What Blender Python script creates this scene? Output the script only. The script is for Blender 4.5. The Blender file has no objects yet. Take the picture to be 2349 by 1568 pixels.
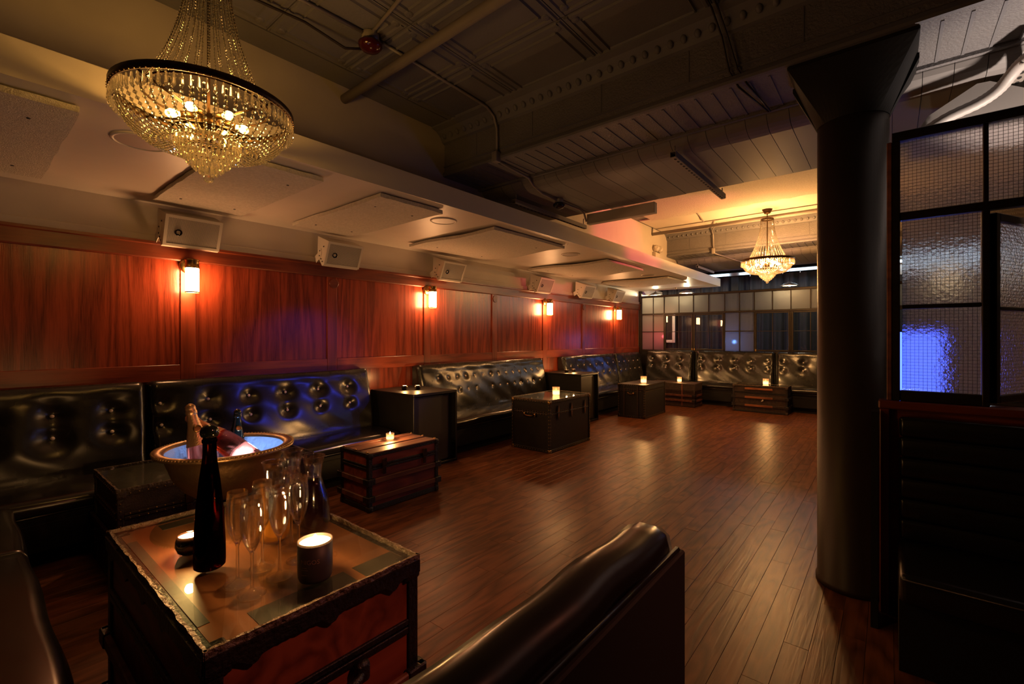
import bpy, bmesh, math, random
from mathutils import Vector, Matrix, Euler
random.seed(7)
R = math.radians
PI = math.pi
SC = bpy.context.scene
COL = SC.collection

# ------------------------------------------------------------------ camera, world, exposure
FPX, TH, CAMH, HY = 1055.0, R(39.4), 1.4, 772.0
cam_d = bpy.data.cameras.new('camera')
cam_d.sensor_fit = 'HORIZONTAL'; cam_d.sensor_width = 36.0
cam_d.lens = FPX / 2349 * 36.0
cam_d.shift_y = (HY - 784.0) / 2349
cam_d.clip_start = 0.05; cam_d.clip_end = 100
cam = bpy.data.objects.new('camera', cam_d); COL.objects.link(cam)
cam.location = (0, 0, CAMH); cam.rotation_euler = (R(90), 0, TH)
SC.camera = cam

world = bpy.data.worlds.new('world'); SC.world = world; world.use_nodes = True
world.node_tree.nodes['Background'].inputs[0].default_value = (0.010, 0.008, 0.008, 1)
world.node_tree.nodes['Background'].inputs[1].default_value = 0.0
SC.view_settings.view_transform = 'Standard'
SC.view_settings.look = 'None'
SC.view_settings.gamma = 1.0
SC.view_settings.use_curve_mapping = False
SC.view_settings.exposure = 0.0
SC.cycles.use_denoising = True
SC.cycles.max_bounces = 10
SC.cycles.transparent_max_bounces = 16
SC.cycles.transmission_bounces = 10
SC.cycles.caustics_reflective = False
SC.cycles.caustics_refractive = False
SC.cycles.sample_clamp_indirect = 4.0

# light levels, in one place
L_SCONCE = 95.0      # emission of the sconce tubes
L_BULB = 130.0        # emission of the chandelier bulbs
L_CHAND_NEAR = 4.0   # watts, chandelier by the soffit (dimmed)
L_CHAND_FAR = 200.0   # watts, far chandelier
L_CANDLE = 7.0       # watts per candle flame
L_PENDANT = 34.0      # watts per pendant lamp
L_LED = 17.0         # emission of the LED strip
L_SPOT = 60.0        # watts, coloured stage spots
WARM = (1.0, 0.46, 0.14)
CANDLE = (1.0, 0.50, 0.16)

# ------------------------------------------------------------------ materials
def new_mat(name):
    m = bpy.data.materials.new(name); m.use_nodes = True
    nt = m.node_tree
    return m, nt, nt.nodes['Principled BSDF'], nt.nodes['Material Output']

def node(nt, t, **kw):
    n = nt.nodes.new(t)
    for k, v in kw.items(): setattr(n, k, v)
    return n

def rgb(c): return (c[0], c[1], c[2], 1.0)

def pm(name, color, rough=0.5, metal=0.0, spec=0.5, var=0.0, vscale=8.0, bump=0.0, bscale=40.0, c2=None,
       rvar=0.0, stretch=(1, 1, 1), coat=0.0, detail=4.0):
    m, nt, b, out = new_mat(name)
    b.inputs['Base Color'].default_value = rgb(color)
    b.inputs['Roughness'].default_value = rough
    b.inputs['Metallic'].default_value = metal
    b.inputs['Specular IOR Level'].default_value = spec
    b.inputs['Coat Weight'].default_value = coat
    b.inputs['Coat Roughness'].default_value = 0.1
    if var or bump or rvar:
        tc = node(nt, 'ShaderNodeTexCoord')
        mp = node(nt, 'ShaderNodeMapping'); mp.inputs['Scale'].default_value = stretch
        nt.links.new(tc.outputs['Object'], mp.inputs['Vector'])
    if var:
        nz = node(nt, 'ShaderNodeTexNoise'); nz.inputs['Scale'].default_value = vscale
        nz.inputs['Detail'].default_value = detail
        nt.links.new(mp.outputs[0], nz.inputs['Vector'])
        cr = node(nt, 'ShaderNodeValToRGB')
        d = c2 if c2 else tuple(x * (1 - var) for x in color)
        cr.color_ramp.elements[0].position = 0.35; cr.color_ramp.elements[0].color = rgb(d)
        cr.color_ramp.elements[1].position = 0.65; cr.color_ramp.elements[1].color = rgb(color)
        nt.links.new(nz.outputs['Fac'], cr.inputs['Fac'])
        nt.links.new(cr.outputs['Color'], b.inputs['Base Color'])
    if rvar:
        n3 = node(nt, 'ShaderNodeTexNoise'); n3.inputs['Scale'].default_value = vscale * 1.7
        nt.links.new(mp.outputs[0], n3.inputs['Vector'])
        mr = node(nt, 'ShaderNodeMapRange')
        mr.inputs['To Min'].default_value = max(0.02, rough - rvar); mr.inputs['To Max'].default_value = rough + rvar
        nt.links.new(n3.outputs['Fac'], mr.inputs['Value'])
        nt.links.new(mr.outputs[0], b.inputs['Roughness'])
    if bump:
        n2 = node(nt, 'ShaderNodeTexNoise'); n2.inputs['Scale'].default_value = bscale
        n2.inputs['Detail'].default_value = 5
        nt.links.new(mp.outputs[0], n2.inputs['Vector'])
        bp = node(nt, 'ShaderNodeBump'); bp.inputs['Strength'].default_value = bump
        bp.inputs['Distance'].default_value = 0.02
        nt.links.new(n2.outputs['Fac'], bp.inputs['Height'])
        nt.links.new(bp.outputs[0], b.inputs['Normal'])
    return m

def wood(name, dark, light, axis, rough=0.35, grain=60.0, rings=3.0, island=False, spec=0.5, bump=0.08, long=0.22):
    """Grain stretched along axis 0/1/2; random offset per object (and per island)."""
    m, nt, b, out = new_mat(name)
    tc = node(nt, 'ShaderNodeTexCoord'); oi = node(nt, 'ShaderNodeObjectInfo')
    add = node(nt, 'ShaderNodeVectorMath', operation='ADD')
    rnd = oi.outputs['Random']
    if island:
        ge = node(nt, 'ShaderNodeNewGeometry')
        sm = node(nt, 'ShaderNodeMath', operation='ADD')
        nt.links.new(rnd, sm.inputs[0]); nt.links.new(ge.outputs['Random Per Island'], sm.inputs[1])
        fr = node(nt, 'ShaderNodeMath', operation='FRACT'); nt.links.new(sm.outputs[0], fr.inputs[0])
        rnd = fr.outputs[0]
    ml = node(nt, 'ShaderNodeMath', operation='MULTIPLY'); ml.inputs[1].default_value = 37.0
    nt.links.new(rnd, ml.inputs[0])
    nt.links.new(tc.outputs['Object'], add.inputs[0]); nt.links.new(ml.outputs[0], add.inputs[1])
    mp = node(nt, 'ShaderNodeMapping')
    s = [1.0, 1.0, 1.0]; s[axis] = 0.05
    mp.inputs['Scale'].default_value = s
    nt.links.new(add.outputs[0], mp.inputs['Vector'])
    n1 = node(nt, 'ShaderNodeTexNoise'); n1.inputs['Scale'].default_value = grain; n1.inputs['Detail'].default_value = 3
    n1.inputs['Distortion'].default_value = 0.6
    nt.links.new(mp.outputs[0], n1.inputs['Vector'])
    mp2 = node(nt, 'ShaderNodeMapping'); s2 = [1.0, 1.0, 1.0]; s2[axis] = long
    mp2.inputs['Scale'].default_value = s2
    nt.links.new(add.outputs[0], mp2.inputs['Vector'])
    n2 = node(nt, 'ShaderNodeTexNoise'); n2.inputs['Scale'].default_value = rings; n2.inputs['Detail'].default_value = 2
    nt.links.new(mp2.outputs[0], n2.inputs['Vector'])
    w = node(nt, 'ShaderNodeMath', operation='MULTIPLY'); w.inputs[1].default_value = 14.0
    nt.links.new(n2.outputs['Fac'], w.inputs[0])
    wf = node(nt, 'ShaderNodeMath', operation='PINGPONG'); wf.inputs[1].default_value = 1.0
    nt.links.new(w.outputs[0], wf.inputs[0])
    mx = node(nt, 'ShaderNodeMath', operation='MULTIPLY_ADD'); mx.inputs[1].default_value = 0.45
    nt.links.new(wf.outputs[0], mx.inputs[0])
    h2 = node(nt, 'ShaderNodeMath', operation='MULTIPLY'); h2.inputs[1].default_value = 0.75
    nt.links.new(n1.outputs['Fac'], h2.inputs[0]); nt.links.new(h2.outputs[0], mx.inputs[2])
    cr = node(nt, 'ShaderNodeValToRGB')
    cr.color_ramp.elements[0].position = 0.25; cr.color_ramp.elements[0].color = rgb(dark)
    cr.color_ramp.elements[1].position = 0.80; cr.color_ramp.elements[1].color = rgb(light)
    nt.links.new(mx.outputs[0], cr.inputs['Fac'])
    hs = node(nt, 'ShaderNodeHueSaturation')
    mr = node(nt, 'ShaderNodeMapRange'); mr.inputs['To Min'].default_value = 0.84; mr.inputs['To Max'].default_value = 1.14
    nt.links.new(rnd, mr.inputs['Value']); nt.links.new(mr.outputs[0], hs.inputs['Value'])
    nt.links.new(cr.outputs['Color'], hs.inputs['Color'])
    nt.links.new(hs.outputs['Color'], b.inputs['Base Color'])
    b.inputs['Roughness'].default_value = rough
    b.inputs['Specular IOR Level'].default_value = spec
    bp = node(nt, 'ShaderNodeBump'); bp.inputs['Strength'].default_value = bump; bp.inputs['Distance'].default_value = 0.01
    nt.links.new(n1.outputs['Fac'], bp.inputs['Height']); nt.links.new(bp.outputs[0], b.inputs['Normal'])
    return m

def emit(name, color, strength):
    m, nt, b, out = new_mat(name)
    b.inputs['Base Color'].default_value = (0.0, 0.0, 0.0, 1)
    b.inputs['Emission Color'].default_value = rgb(color)
    b.inputs['Emission Strength'].default_value = strength
    return m

def clear_glass(name, tint=(1, 1, 1), rough=0.0, through=0.35, ior=1.5, film=0.0):
    """glass whose clear share lets lamp light straight through"""
    m, nt, b, out = new_mat(name); nt.nodes.remove(b)
    g = node(nt, 'ShaderNodeBsdfGlass'); g.inputs['Color'].default_value = rgb(tint)
    g.inputs['Roughness'].default_value = rough; g.inputs['IOR'].default_value = ior
    t = node(nt, 'ShaderNodeBsdfTransparent'); t.inputs['Color'].default_value = rgb(tint)
    mx = node(nt, 'ShaderNodeMixShader'); mx.inputs[0].default_value = through
    nt.links.new(g.outputs[0], mx.inputs[1]); nt.links.new(t.outputs[0], mx.inputs[2])
    last = mx.outputs[0]
    if film:
        tl = node(nt, 'ShaderNodeBsdfTranslucent'); df = node(nt, 'ShaderNodeBsdfDiffuse')
        for n_ in (tl, df): n_.inputs['Color'].default_value = rgb(tint)
        m1 = node(nt, 'ShaderNodeMixShader'); nt.links.new(tl.outputs[0], m1.inputs[1]); nt.links.new(df.outputs[0], m1.inputs[2])
        m2 = node(nt, 'ShaderNodeMixShader'); m2.inputs[0].default_value = film
        nt.links.new(last, m2.inputs[1]); nt.links.new(m1.outputs[0], m2.inputs[2]); last = m2.outputs[0]
    nt.links.new(last, out.inputs['Surface'])
    return m

def thin_glass(name, tint=(0.9, 0.92, 0.9), rough=0.02, ior=1.5):
    """a clear pane: mirror-like reflection over straight see-through"""
    m, nt, b, out = new_mat(name); nt.nodes.remove(b)
    g = node(nt, 'ShaderNodeBsdfGlossy'); g.inputs['Roughness'].default_value = rough
    t = node(nt, 'ShaderNodeBsdfTransparent'); t.inputs['Color'].default_value = rgb(tint)
    f = node(nt, 'ShaderNodeFresnel'); f.inputs['IOR'].default_value = ior
    # rays are not bent inside the sheet, so only its outer faces reflect
    ge = node(nt, 'ShaderNodeNewGeometry')
    inv = node(nt, 'ShaderNodeMath', operation='SUBTRACT'); inv.inputs[0].default_value = 1.0
    nt.links.new(ge.outputs['Backfacing'], inv.inputs[1])
    fm = node(nt, 'ShaderNodeMath', operation='MULTIPLY')
    nt.links.new(f.outputs[0], fm.inputs[0]); nt.links.new(inv.outputs[0], fm.inputs[1])
    mx = node(nt, 'ShaderNodeMixShader')
    nt.links.new(fm.outputs[0], mx.inputs[0]); nt.links.new(t.outputs[0], mx.inputs[1]); nt.links.new(g.outputs[0], mx.inputs[2])
    nt.links.new(mx.outputs[0], out.inputs['Surface'])
    return m

def frosted_glass(name, tint, rough=0.25, bscale=120.0, wire=False, clear=0.25, bump=0.5, ior=1.04):
    m, nt, b, out = new_mat(name); nt.nodes.remove(b)
    tc = node(nt, 'ShaderNodeTexCoord')
    nz = node(nt, 'ShaderNodeTexNoise'); nz.inputs['Scale'].default_value = bscale; nz.inputs['Detail'].default_value = 2
    nt.links.new(tc.outputs['Object'], nz.inputs['Vector'])
    bp = node(nt, 'ShaderNodeBump'); bp.inputs['Strength'].default_value = bump; bp.inputs['Distance'].default_value = 0.004
    nt.links.new(nz.outputs['Fac'], bp.inputs['Height'])
    tr = node(nt, 'ShaderNodeBsdfTranslucent'); tr.inputs['Color'].default_value = rgb(tint)
    rf = node(nt, 'ShaderNodeBsdfRefraction'); rf.inputs['Color'].default_value = rgb(tint)
    rf.inputs['Roughness'].default_value = rough; rf.inputs['IOR'].default_value = ior
    gl = node(nt, 'ShaderNodeBsdfGlossy'); gl.inputs['Roughness'].default_value = 0.25
    for n in (tr, rf, gl): nt.links.new(bp.outputs[0], n.inputs['Normal'])
    m1 = node(nt, 'ShaderNodeMixShader'); m1.inputs[0].default_value = clear
    nt.links.new(tr.outputs[0], m1.inputs[1]); nt.links.new(rf.outputs[0], m1.inputs[2])
    m2 = node(nt, 'ShaderNodeMixShader'); m2.inputs[0].default_value = 0.06
    nt.links.new(m1.outputs[0], m2.inputs[1]); nt.links.new(gl.outputs[0], m2.inputs[2])
    last = m2.outputs[0]
    if wire:
        sx = node(nt, 'ShaderNodeSeparateXYZ'); nt.links.new(tc.outputs['Object'], sx.inputs[0])
        gs = []
        for ax in (0, 2):
            a = node(nt, 'ShaderNodeMath', operation='DIVIDE'); a.inputs[1].default_value = 0.0158
            nt.links.new(sx.outputs[ax], a.inputs[0])
            f = node(nt, 'ShaderNodeMath', operation='FRACT'); nt.links.new(a.outputs[0], f.inputs[0])
            l = node(nt, 'ShaderNodeMath', operation='LESS_THAN'); l.inputs[1].default_value = 0.055
            nt.links.new(f.outputs[0], l.inputs[0]); gs.append(l)
        mxw = node(nt, 'ShaderNodeMath', operation='MAXIMUM')
        nt.links.new(gs[0].outputs[0], mxw.inputs[0]); nt.links.new(gs[1].outputs[0], mxw.inputs[1])
        df = node(nt, 'ShaderNodeBsdfDiffuse'); df.inputs['Color'].default_value = (0.03, 0.03, 0.03, 1)
        m3 = node(nt, 'ShaderNodeMixShader')
        nt.links.new(mxw.outputs[0], m3.inputs[0]); nt.links.new(last, m3.inputs[1]); nt.links.new(df.outputs[0], m3.inputs[2])
        last = m3.outputs[0]
    nt.links.new(last, out.inputs['Surface'])
    return m

def perforated(name, base, hole, pitch, axes=(1, 2)):
    m, nt, b, out = new_mat(name)
    tc = node(nt, 'ShaderNodeTexCoord'); sx = node(nt, 'ShaderNodeSeparateXYZ')
    nt.links.new(tc.outputs['Object'], sx.inputs[0])
    cmb = node(nt, 'ShaderNodeCombineXYZ')
    nt.links.new(sx.outputs[axes[0]], cmb.inputs[0]); nt.links.new(sx.outputs[axes[1]], cmb.inputs[1])
    mp = node(nt, 'ShaderNodeMapping'); mp.inputs['Rotation'].default_value = (0, 0, R(45)); mp.inputs['Scale'].default_value = (1 / pitch,) * 3
    nt.links.new(cmb.outputs[0], mp.inputs['Vector'])
    fr = node(nt, 'ShaderNodeVectorMath', operation='FRACTION'); nt.links.new(mp.outputs[0], fr.inputs[0])
    sb = node(nt, 'ShaderNodeVectorMath', operation='SUBTRACT'); sb.inputs[1].default_value = (0.5, 0.5, 0)
    nt.links.new(fr.outputs[0], sb.inputs[0])
    s2 = node(nt, 'ShaderNodeSeparateXYZ'); nt.links.new(sb.outputs[0], s2.inputs[0])
    c2 = node(nt, 'ShaderNodeCombineXYZ'); nt.links.new(s2.outputs[0], c2.inputs[0]); nt.links.new(s2.outputs[1], c2.inputs[1])
    ln = node(nt, 'ShaderNodeVectorMath', operation='LENGTH'); nt.links.new(c2.outputs[0], ln.inputs[0])
    lt = node(nt, 'ShaderNodeMath', operation='LESS_THAN'); lt.inputs[1].default_value = 0.33
    nt.links.new(ln.outputs['Value'], lt.inputs[0])
    mx = node(nt, 'ShaderNodeMix', data_type='RGBA')
    nt.links.new(lt.outputs[0], mx.inputs['Factor'])
    mx.inputs['A'].default_value = rgb(base); mx.inputs['B'].default_value = rgb(hole)
    nt.links.new(mx.outputs['Result'], b.inputs['Base Color'])
    b.inputs['Roughness'].default_value = 0.55
    return m

M = {}
M['panel'] = wood('mahogany_panel', (0.100, 0.016, 0.006), (0.300, 0.050, 0.019), 2, rough=0.27, grain=130, rings=5.0, long=0.07)
M['stile'] = wood('mahogany_stile', (0.120, 0.020, 0.007), (0.290, 0.052, 0.019), 2, rough=0.32, grain=60, rings=2.0)
M['rail'] = wood('mahogany_rail', (0.120, 0.020, 0.007), (0.310, 0.057, 0.021), 1, rough=0.32, grain=60, rings=2.5)
M['railx'] = wood('mahogany_rail_cross', (0.10, 0.016, 0.006), (0.26, 0.052, 0.016), 0, rough=0.32, grain=60, rings=2.5)
M['cornice'] = wood('mahogany_cornice', (0.075, 0.012, 0.005), (0.170, 0.034, 0.012), 1, rough=0.35, grain=60, rings=2.5)
M['floor'] = wood('oak_plank', (0.072, 0.024, 0.010), (0.225, 0.084, 0.036), 1, rough=0.36, grain=45, rings=5.0, island=True, bump=0.12, spec=0.28)
M['floor_base'] = pm('floor_joint', (0.02, 0.010, 0.006), 0.8)
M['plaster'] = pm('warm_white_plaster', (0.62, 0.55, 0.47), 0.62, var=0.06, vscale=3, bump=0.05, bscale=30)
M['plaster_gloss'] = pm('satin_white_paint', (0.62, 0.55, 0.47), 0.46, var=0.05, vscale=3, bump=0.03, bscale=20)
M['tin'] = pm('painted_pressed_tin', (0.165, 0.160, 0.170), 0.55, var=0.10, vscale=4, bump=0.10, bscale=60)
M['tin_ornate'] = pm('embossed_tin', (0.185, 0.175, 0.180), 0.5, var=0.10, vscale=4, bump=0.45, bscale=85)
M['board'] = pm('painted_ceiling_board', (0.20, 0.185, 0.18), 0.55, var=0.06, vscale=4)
M['foam'] = pm('rough_acoustic_board', (0.60, 0.54, 0.45), 0.9, var=0.18, vscale=60, bump=0.5, bscale=160)
M['vinyl'] = pm('black_vinyl', (0.011, 0.010, 0.010), 0.24, spec=0.55, rvar=0.05, vscale=5)
M['vinyl_back'] = pm('black_vinyl_crackled', (0.013, 0.012, 0.011), 0.27, spec=0.7, rvar=0.05, vscale=4)
M['button'] = pm('button_glint', (0.85, 0.70, 0.66), 0.22, spec=0.8)  # pale pink stands in for the flash glint on each button
M['black'] = pm('black_paint', (0.010, 0.009, 0.009), 0.42, var=0.3, vscale=20)
M['black_matte'] = pm('black_matte', (0.006, 0.005, 0.005), 0.8)
M['column'] = pm('dark_column_paint', (0.050, 0.036, 0.026), 0.42, var=0.15, vscale=5, bump=0.04, bscale=90)
M['steel'] = pm('dark_steel_frame', (0.028, 0.018, 0.013), 0.4, metal=0.3, var=0.4, vscale=14)
M['brass'] = pm('aged_brass', (0.42, 0.26, 0.10), 0.32, metal=1.0, var=0.35, vscale=25)
M['brass_dark'] = pm('dark_bronze', (0.10, 0.055, 0.024), 0.38, metal=0.9, var=0.4, vscale=30)
M['chrome'] = pm('tarnished_metal', (0.45, 0.40, 0.36), 0.28, metal=1.0, var=0.25, vscale=30)
M['white_metal'] = pm('cream_powder_coat', (0.60, 0.54, 0.47), 0.45)
M['grille'] = perforated('cream_perforated_grille', (0.50, 0.44, 0.38), (0.02, 0.015, 0.012), 0.0078)
M['grille_black'] = perforated('black_mesh_grille', (0.045, 0.034, 0.022), (0.006, 0.005, 0.004), 0.008)
M['red_leather'] = wood('red_trunk_skin', (0.120, 0.022, 0.012), (0.300, 0.066, 0.032), 1, rough=0.42, grain=22, rings=4)
M['red_leather_x'] = wood('red_trunk_skin_cross', (0.120, 0.024, 0.012), (0.310, 0.075, 0.034), 0, rough=0.42, grain=22, rings=4)
M['trunk_black'] = pm('black_trunk_cloth', (0.012, 0.008, 0.008), 0.5, var=0.4, vscale=18, bump=0.1, bscale=120)
M['trunk_brown'] = pm('dark_brown_trunk_skin', (0.050, 0.024, 0.016), 0.55, var=0.6, vscale=22, bump=0.3, bscale=120)
M['binding'] = pm('black_worn_binding', (0.014, 0.010, 0.010), 0.38, var=0.5, vscale=40, bump=0.4, bscale=90)
M['binding_brown'] = pm('brown_worn_binding', (0.055, 0.028, 0.018), 0.5, var=0.5, vscale=40, bump=0.3, bscale=90)
M['slat'] = wood('red_brown_slat', (0.080, 0.026, 0.016), (0.190, 0.068, 0.040), 1, rough=0.5, grain=40, rings=4)
M['slat_orange'] = wood('orange_brown_slat', (0.15, 0.045, 0.016), (0.32, 0.105, 0.040), 0, rough=0.5, grain=40, rings=4)
M['slat_dark'] = pm('dark_slat', (0.040, 0.020, 0.013), 0.5, var=0.5, vscale=30)
M['table_wood'] = wood('worn_table_wood', (0.15, 0.050, 0.020), (0.34, 0.120, 0.050), 0, rough=0.45, grain=18, rings=3)
M['table_strip'] = pm('dark_inlay_strip', (0.055, 0.045, 0.038), 0.5, var=0.4, vscale=20)
M['top_glass'] = thin_glass('table_top_glass', (0.86, 0.90, 0.87), 0.03)
M['top_edge'] = pm('chipped_glass_edge', (0.15, 0.105, 0.075), 0.28, var=0.4, vscale=60, bump=0.8, bscale=70)
M['glass'] = clear_glass('drinking_glass', (0.99, 0.99, 0.99), 0.0, 0.62, 1.45)
M['crystal'] = clear_glass('crystal', (1.0, 0.97, 0.90), 0.0, 0.25, 1.6, film=0.09)
M['pane'] = thin_glass('clear_pane', (0.80, 0.82, 0.82), 0.02, 1.6)
M['frost'] = frosted_glass('frosted_pane', (0.42, 0.40, 0.37), 0.42, 110, clear=0.62, ior=1.25)
M['frost_ribbed'] = frosted_glass('ribbed_pane', (0.42, 0.38, 0.33), 0.45, 200, clear=0.62, ior=1.25)
M['wire_glass'] = frosted_glass('wired_cast_glass', (0.86, 0.84, 0.84), 0.22, 60, wire=True, clear=0.75, bump=0.7, ior=1.22)
M['amber'] = clear_glass('amber_bottle_glass', (0.12, 0.042, 0.010), 0.03, 0.12, 1.45)
M['rose'] = clear_glass('rose_wine', (1.0, 0.48, 0.34), 0.02, 0.35, 1.35)
M['bottle_clear'] = clear_glass('clear_bottle_glass', (1.0, 0.86, 0.80), 0.0, 0.45, 1.4)
M['dark_bottle'] = pm('dark_bottle_glass', (0.010, 0.014, 0.010), 0.08, spec=0.8)
M['foil'] = pm('rose_foil', (0.85, 0.38, 0.28), 0.38, metal=0.75, bump=0.3, bscale=120)
M['foil_gold'] = pm('pale_gold_foil', (0.80, 0.52, 0.32), 0.32, metal=0.9, bump=0.18, bscale=160)
M['bowl'] = pm('hammered_bronze', (0.44, 0.29, 0.15), 0.40, metal=0.95, var=0.25, vscale=10, bump=0.12, bscale=60)
M['bowl_in'] = pm('bowl_lining', (0.55, 0.60, 0.66), 0.45, metal=0.4, bump=0.25, bscale=40)
M['ice'] = clear_glass('ice', (0.93, 0.97, 1.0), 0.06, 0.4, 1.31)
M['juice'] = pm('orange_juice', (0.90, 0.38, 0.05), 0.2)
M['juice_red'] = pm('dark_red_juice', (0.010, 0.002, 0.005), 0.12)
M['wax'] = emit('lit_wax', (1.0, 0.66, 0.30), 20.0)
M['flame'] = emit('flame', (1.0, 0.58, 0.20), 60.0)
M['votive'] = frosted_glass('votive_glass', (1.0, 0.80, 0.66), 0.3, 60, clear=0.5)
M['tin_cup'] = pm('dark_ceramic_cup', (0.045, 0.036, 0.036), 0.5)
M['print'] = pm('printed_lettering', (0.34, 0.22, 0.16), 0.5)
M['ball_cup'] = pm('dark_brown_glass_cup', (0.018, 0.009, 0.006), 0.12, spec=0.7)
M['sconce_glass'] = emit('lit_sconce_glass', (1.0, 0.48, 0.19), L_SCONCE)
M['bulb'] = emit('lit_dim_bulb', (1.0, 0.50, 0.09), L_BULB)
M['bulb_bright'] = emit('lit_bright_bulb', (1.0, 0.60, 0.22), L_BULB * 2.2)
M['led'] = emit('led_strip', (0.55, 0.78, 1.0), L_LED)
M['led_blue'] = emit('blue_led_lens', (0.06, 0.12, 1.0), 5.0)
M['led_red'] = emit('red_indicator', (1.0, 0.05, 0.05), 6.0)
M['pend_bulb'] = emit('pendant_bulb', (1.0, 0.66, 0.30), 50.0)
M['shade'] = pm('pendant_shade', (0.55, 0.50, 0.42), 0.35, metal=0.6)
M['curtain'] = pm('dark_curtain', (0.014, 0.014, 0.022), 0.75, var=0.3, vscale=3)
M['cable'] = pm('dark_cable', (0.02, 0.012, 0.010), 0.5)
M['pipe'] = pm('painted_pipe', (0.22, 0.19, 0.17), 0.5)
M['conduit'] = pm('painted_conduit', (0.30, 0.27, 0.25), 0.45, metal=0.2)
M['alarm'] = pm('dark_red_alarm', (0.06, 0.006, 0.006), 0.15)
M['lens'] = pm('dark_lens', (0.008, 0.008, 0.010), 0.06, spec=0.8)
M['hose'] = pm('white_flexible_duct', (0.42, 0.39, 0.375), 0.5)

# ------------------------------------------------------------------ mesh builder
class MB:
    def __init__(s): s.v = []; s.f = []; s.sm = []
    def _add(s, vs, fs, smooth=False):
        o = len(s.v); s.v += [tuple(p) for p in vs]
        for f in fs: s.f.append(tuple(i + o for i in f)); s.sm.append(smooth)
        return s
    def box(s, x0, x1, y0, y1, z0, z1):
        vs = [(x0, y0, z0), (x1, y0, z0), (x1, y1, z0), (x0, y1, z0), (x0, y0, z1), (x1, y0, z1), (x1, y1, z1), (x0, y1, z1)]
        return s._add(vs, [(0, 3, 2, 1), (4, 5, 6, 7), (0, 1, 5, 4), (1, 2, 6, 5), (2, 3, 7, 6), (3, 0, 4, 7)])
    def rbox(s, x0, x1, y0, y1, z0, z1, b=0.01, seg=1, smooth=False):
        bm = bmesh.new(); bmesh.ops.create_cube(bm, size=1.0)
        for v in bm.verts:
            v.co = ((x0 + x1) / 2 + v.co.x * (x1 - x0), (y0 + y1) / 2 + v.co.y * (y1 - y0), (z0 + z1) / 2 + v.co.z * (z1 - z0))
        b = min(b, 0.49 * min(x1 - x0, y1 - y0, z1 - z0))
        bmesh.ops.bevel(bm, geom=list(bm.edges), offset=b, segments=seg, profile=0.5, affect='EDGES')
        bm.verts.index_update()
        s._add([v.co for v in bm.verts], [[v.index for v in f.verts] for f in bm.faces], smooth or seg > 1)
        bm.free(); return s
    def lathe(s, prof, n=24, c=(0, 0, 0), smooth=True, M4=None, cap0=True, cap1=True):
        vs = []; fs = []
        for (r, z) in prof:
            for k in range(n):
                a = 2 * PI * k / n; p = Vector((r * math.cos(a), r * math.sin(a), z))
                if M4 is not None: p = M4 @ p
                vs.append((p[0] + c[0], p[1] + c[1], p[2] + c[2]))
        for i in range(len(prof) - 1):
            for k in range(n):
                k2 = (k + 1) % n
                fs.append((i * n + k, i * n + k2, (i + 1) * n + k2, (i + 1) * n + k))
        s._add(vs, fs, smooth)
        o = len(s.v) - len(vs)
        if cap0 and prof[0][0] > 1e-6: s.f.append(tuple(o + k for k in reversed(range(n)))); s.sm.append(False)
        if cap1 and prof[-1][0] > 1e-6: s.f.append(tuple(o + (len(prof) - 1) * n + k for k in range(n))); s.sm.append(False)
        return s
    def tube(s, path, r, n=8, smooth=True):
        P = [Vector(p) for p in path]; rs = r if isinstance(r, (list, tuple)) else [r] * len(P)
        vs = []; fs = []; up = None
        for i, p in enumerate(P):
            t = (P[min(i + 1, len(P) - 1)] - P[max(i - 1, 0)]).normalized()
            if up is None: up = Vector((0, 0, 1)) if abs(t.z) < 0.9 else Vector((1, 0, 0))
            a = t.cross(up).normalized(); bb = a.cross(t).normalized(); up = bb
            for k in range(n):
                an = 2 * PI * k / n
                vs.append(p + a * math.cos(an) * rs[i] + bb * math.sin(an) * rs[i])
        for i in range(len(P) - 1):
            for k in range(n):
                k2 = (k + 1) % n
                fs.append((i * n + k, i * n + k2, (i + 1) * n + k2, (i + 1) * n + k))
        fs.append(tuple(reversed(range(n)))); fs.append(tuple((len(P) - 1) * n + k for k in range(n)))
        return s._add(vs, fs, smooth)
    def ball(s, c, r, n=12, m=8, sz=1.0):
        prof = [(r * math.sin(PI * i / m), -r * sz * math.cos(PI * i / m)) for i in range(m + 1)]
        return s.lathe(prof, n, c, cap0=False, cap1=False)
    def ico(s, c, r, sub=1, sz=1.0):
        bm = bmesh.new(); bmesh.ops.create_icosphere(bm, subdivisions=sub, radius=r); bm.verts.index_update()
        s._add([(v.co.x + c[0], v.co.y + c[1], v.co.z * sz + c[2]) for v in bm.verts], [[v.index for v in f.verts] for f in bm.faces])
        bm.free(); return s
    def ext(s, poly, a0, a1, axis=1, smooth=False):
        """polygon of 2-D points pulled along an axis; axis 1: points are (x, z); axis 0: (y, z); axis 2: (x, y)"""
        n = len(poly)
        def P(p, a): return (p[0], a, p[1]) if axis == 1 else ((a, p[0], p[1]) if axis == 0 else (p[0], p[1], a))
        vs = [P(p, a0) for p in poly] + [P(p, a1) for p in poly]
        s._add(vs, [(i, (i + 1) % n, n + (i + 1) % n, n + i) for i in range(n)], smooth)
        o = len(s.v) - 2 * n
        s.f.append(tuple(o + i for i in reversed(range(n)))); s.sm.append(False)
        s.f.append(tuple(o + n + i for i in range(n))); s.sm.append(False)
        return s
    def mesh(s, name, mat):
        me = bpy.data.meshes.new(name); me.from_pydata(s.v, [], s.f); me.validate(); me.update()
        bm = bmesh.new(); bm.from_mesh(me); bmesh.ops.recalc_face_normals(bm, faces=bm.faces); bm.to_mesh(me); bm.free()
        if len(me.polygons) == len(s.sm): me.polygons.foreach_set('use_smooth', s.sm)
        if mat is not None: me.materials.append(M[mat] if isinstance(mat, str) else mat)
        return me
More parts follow.
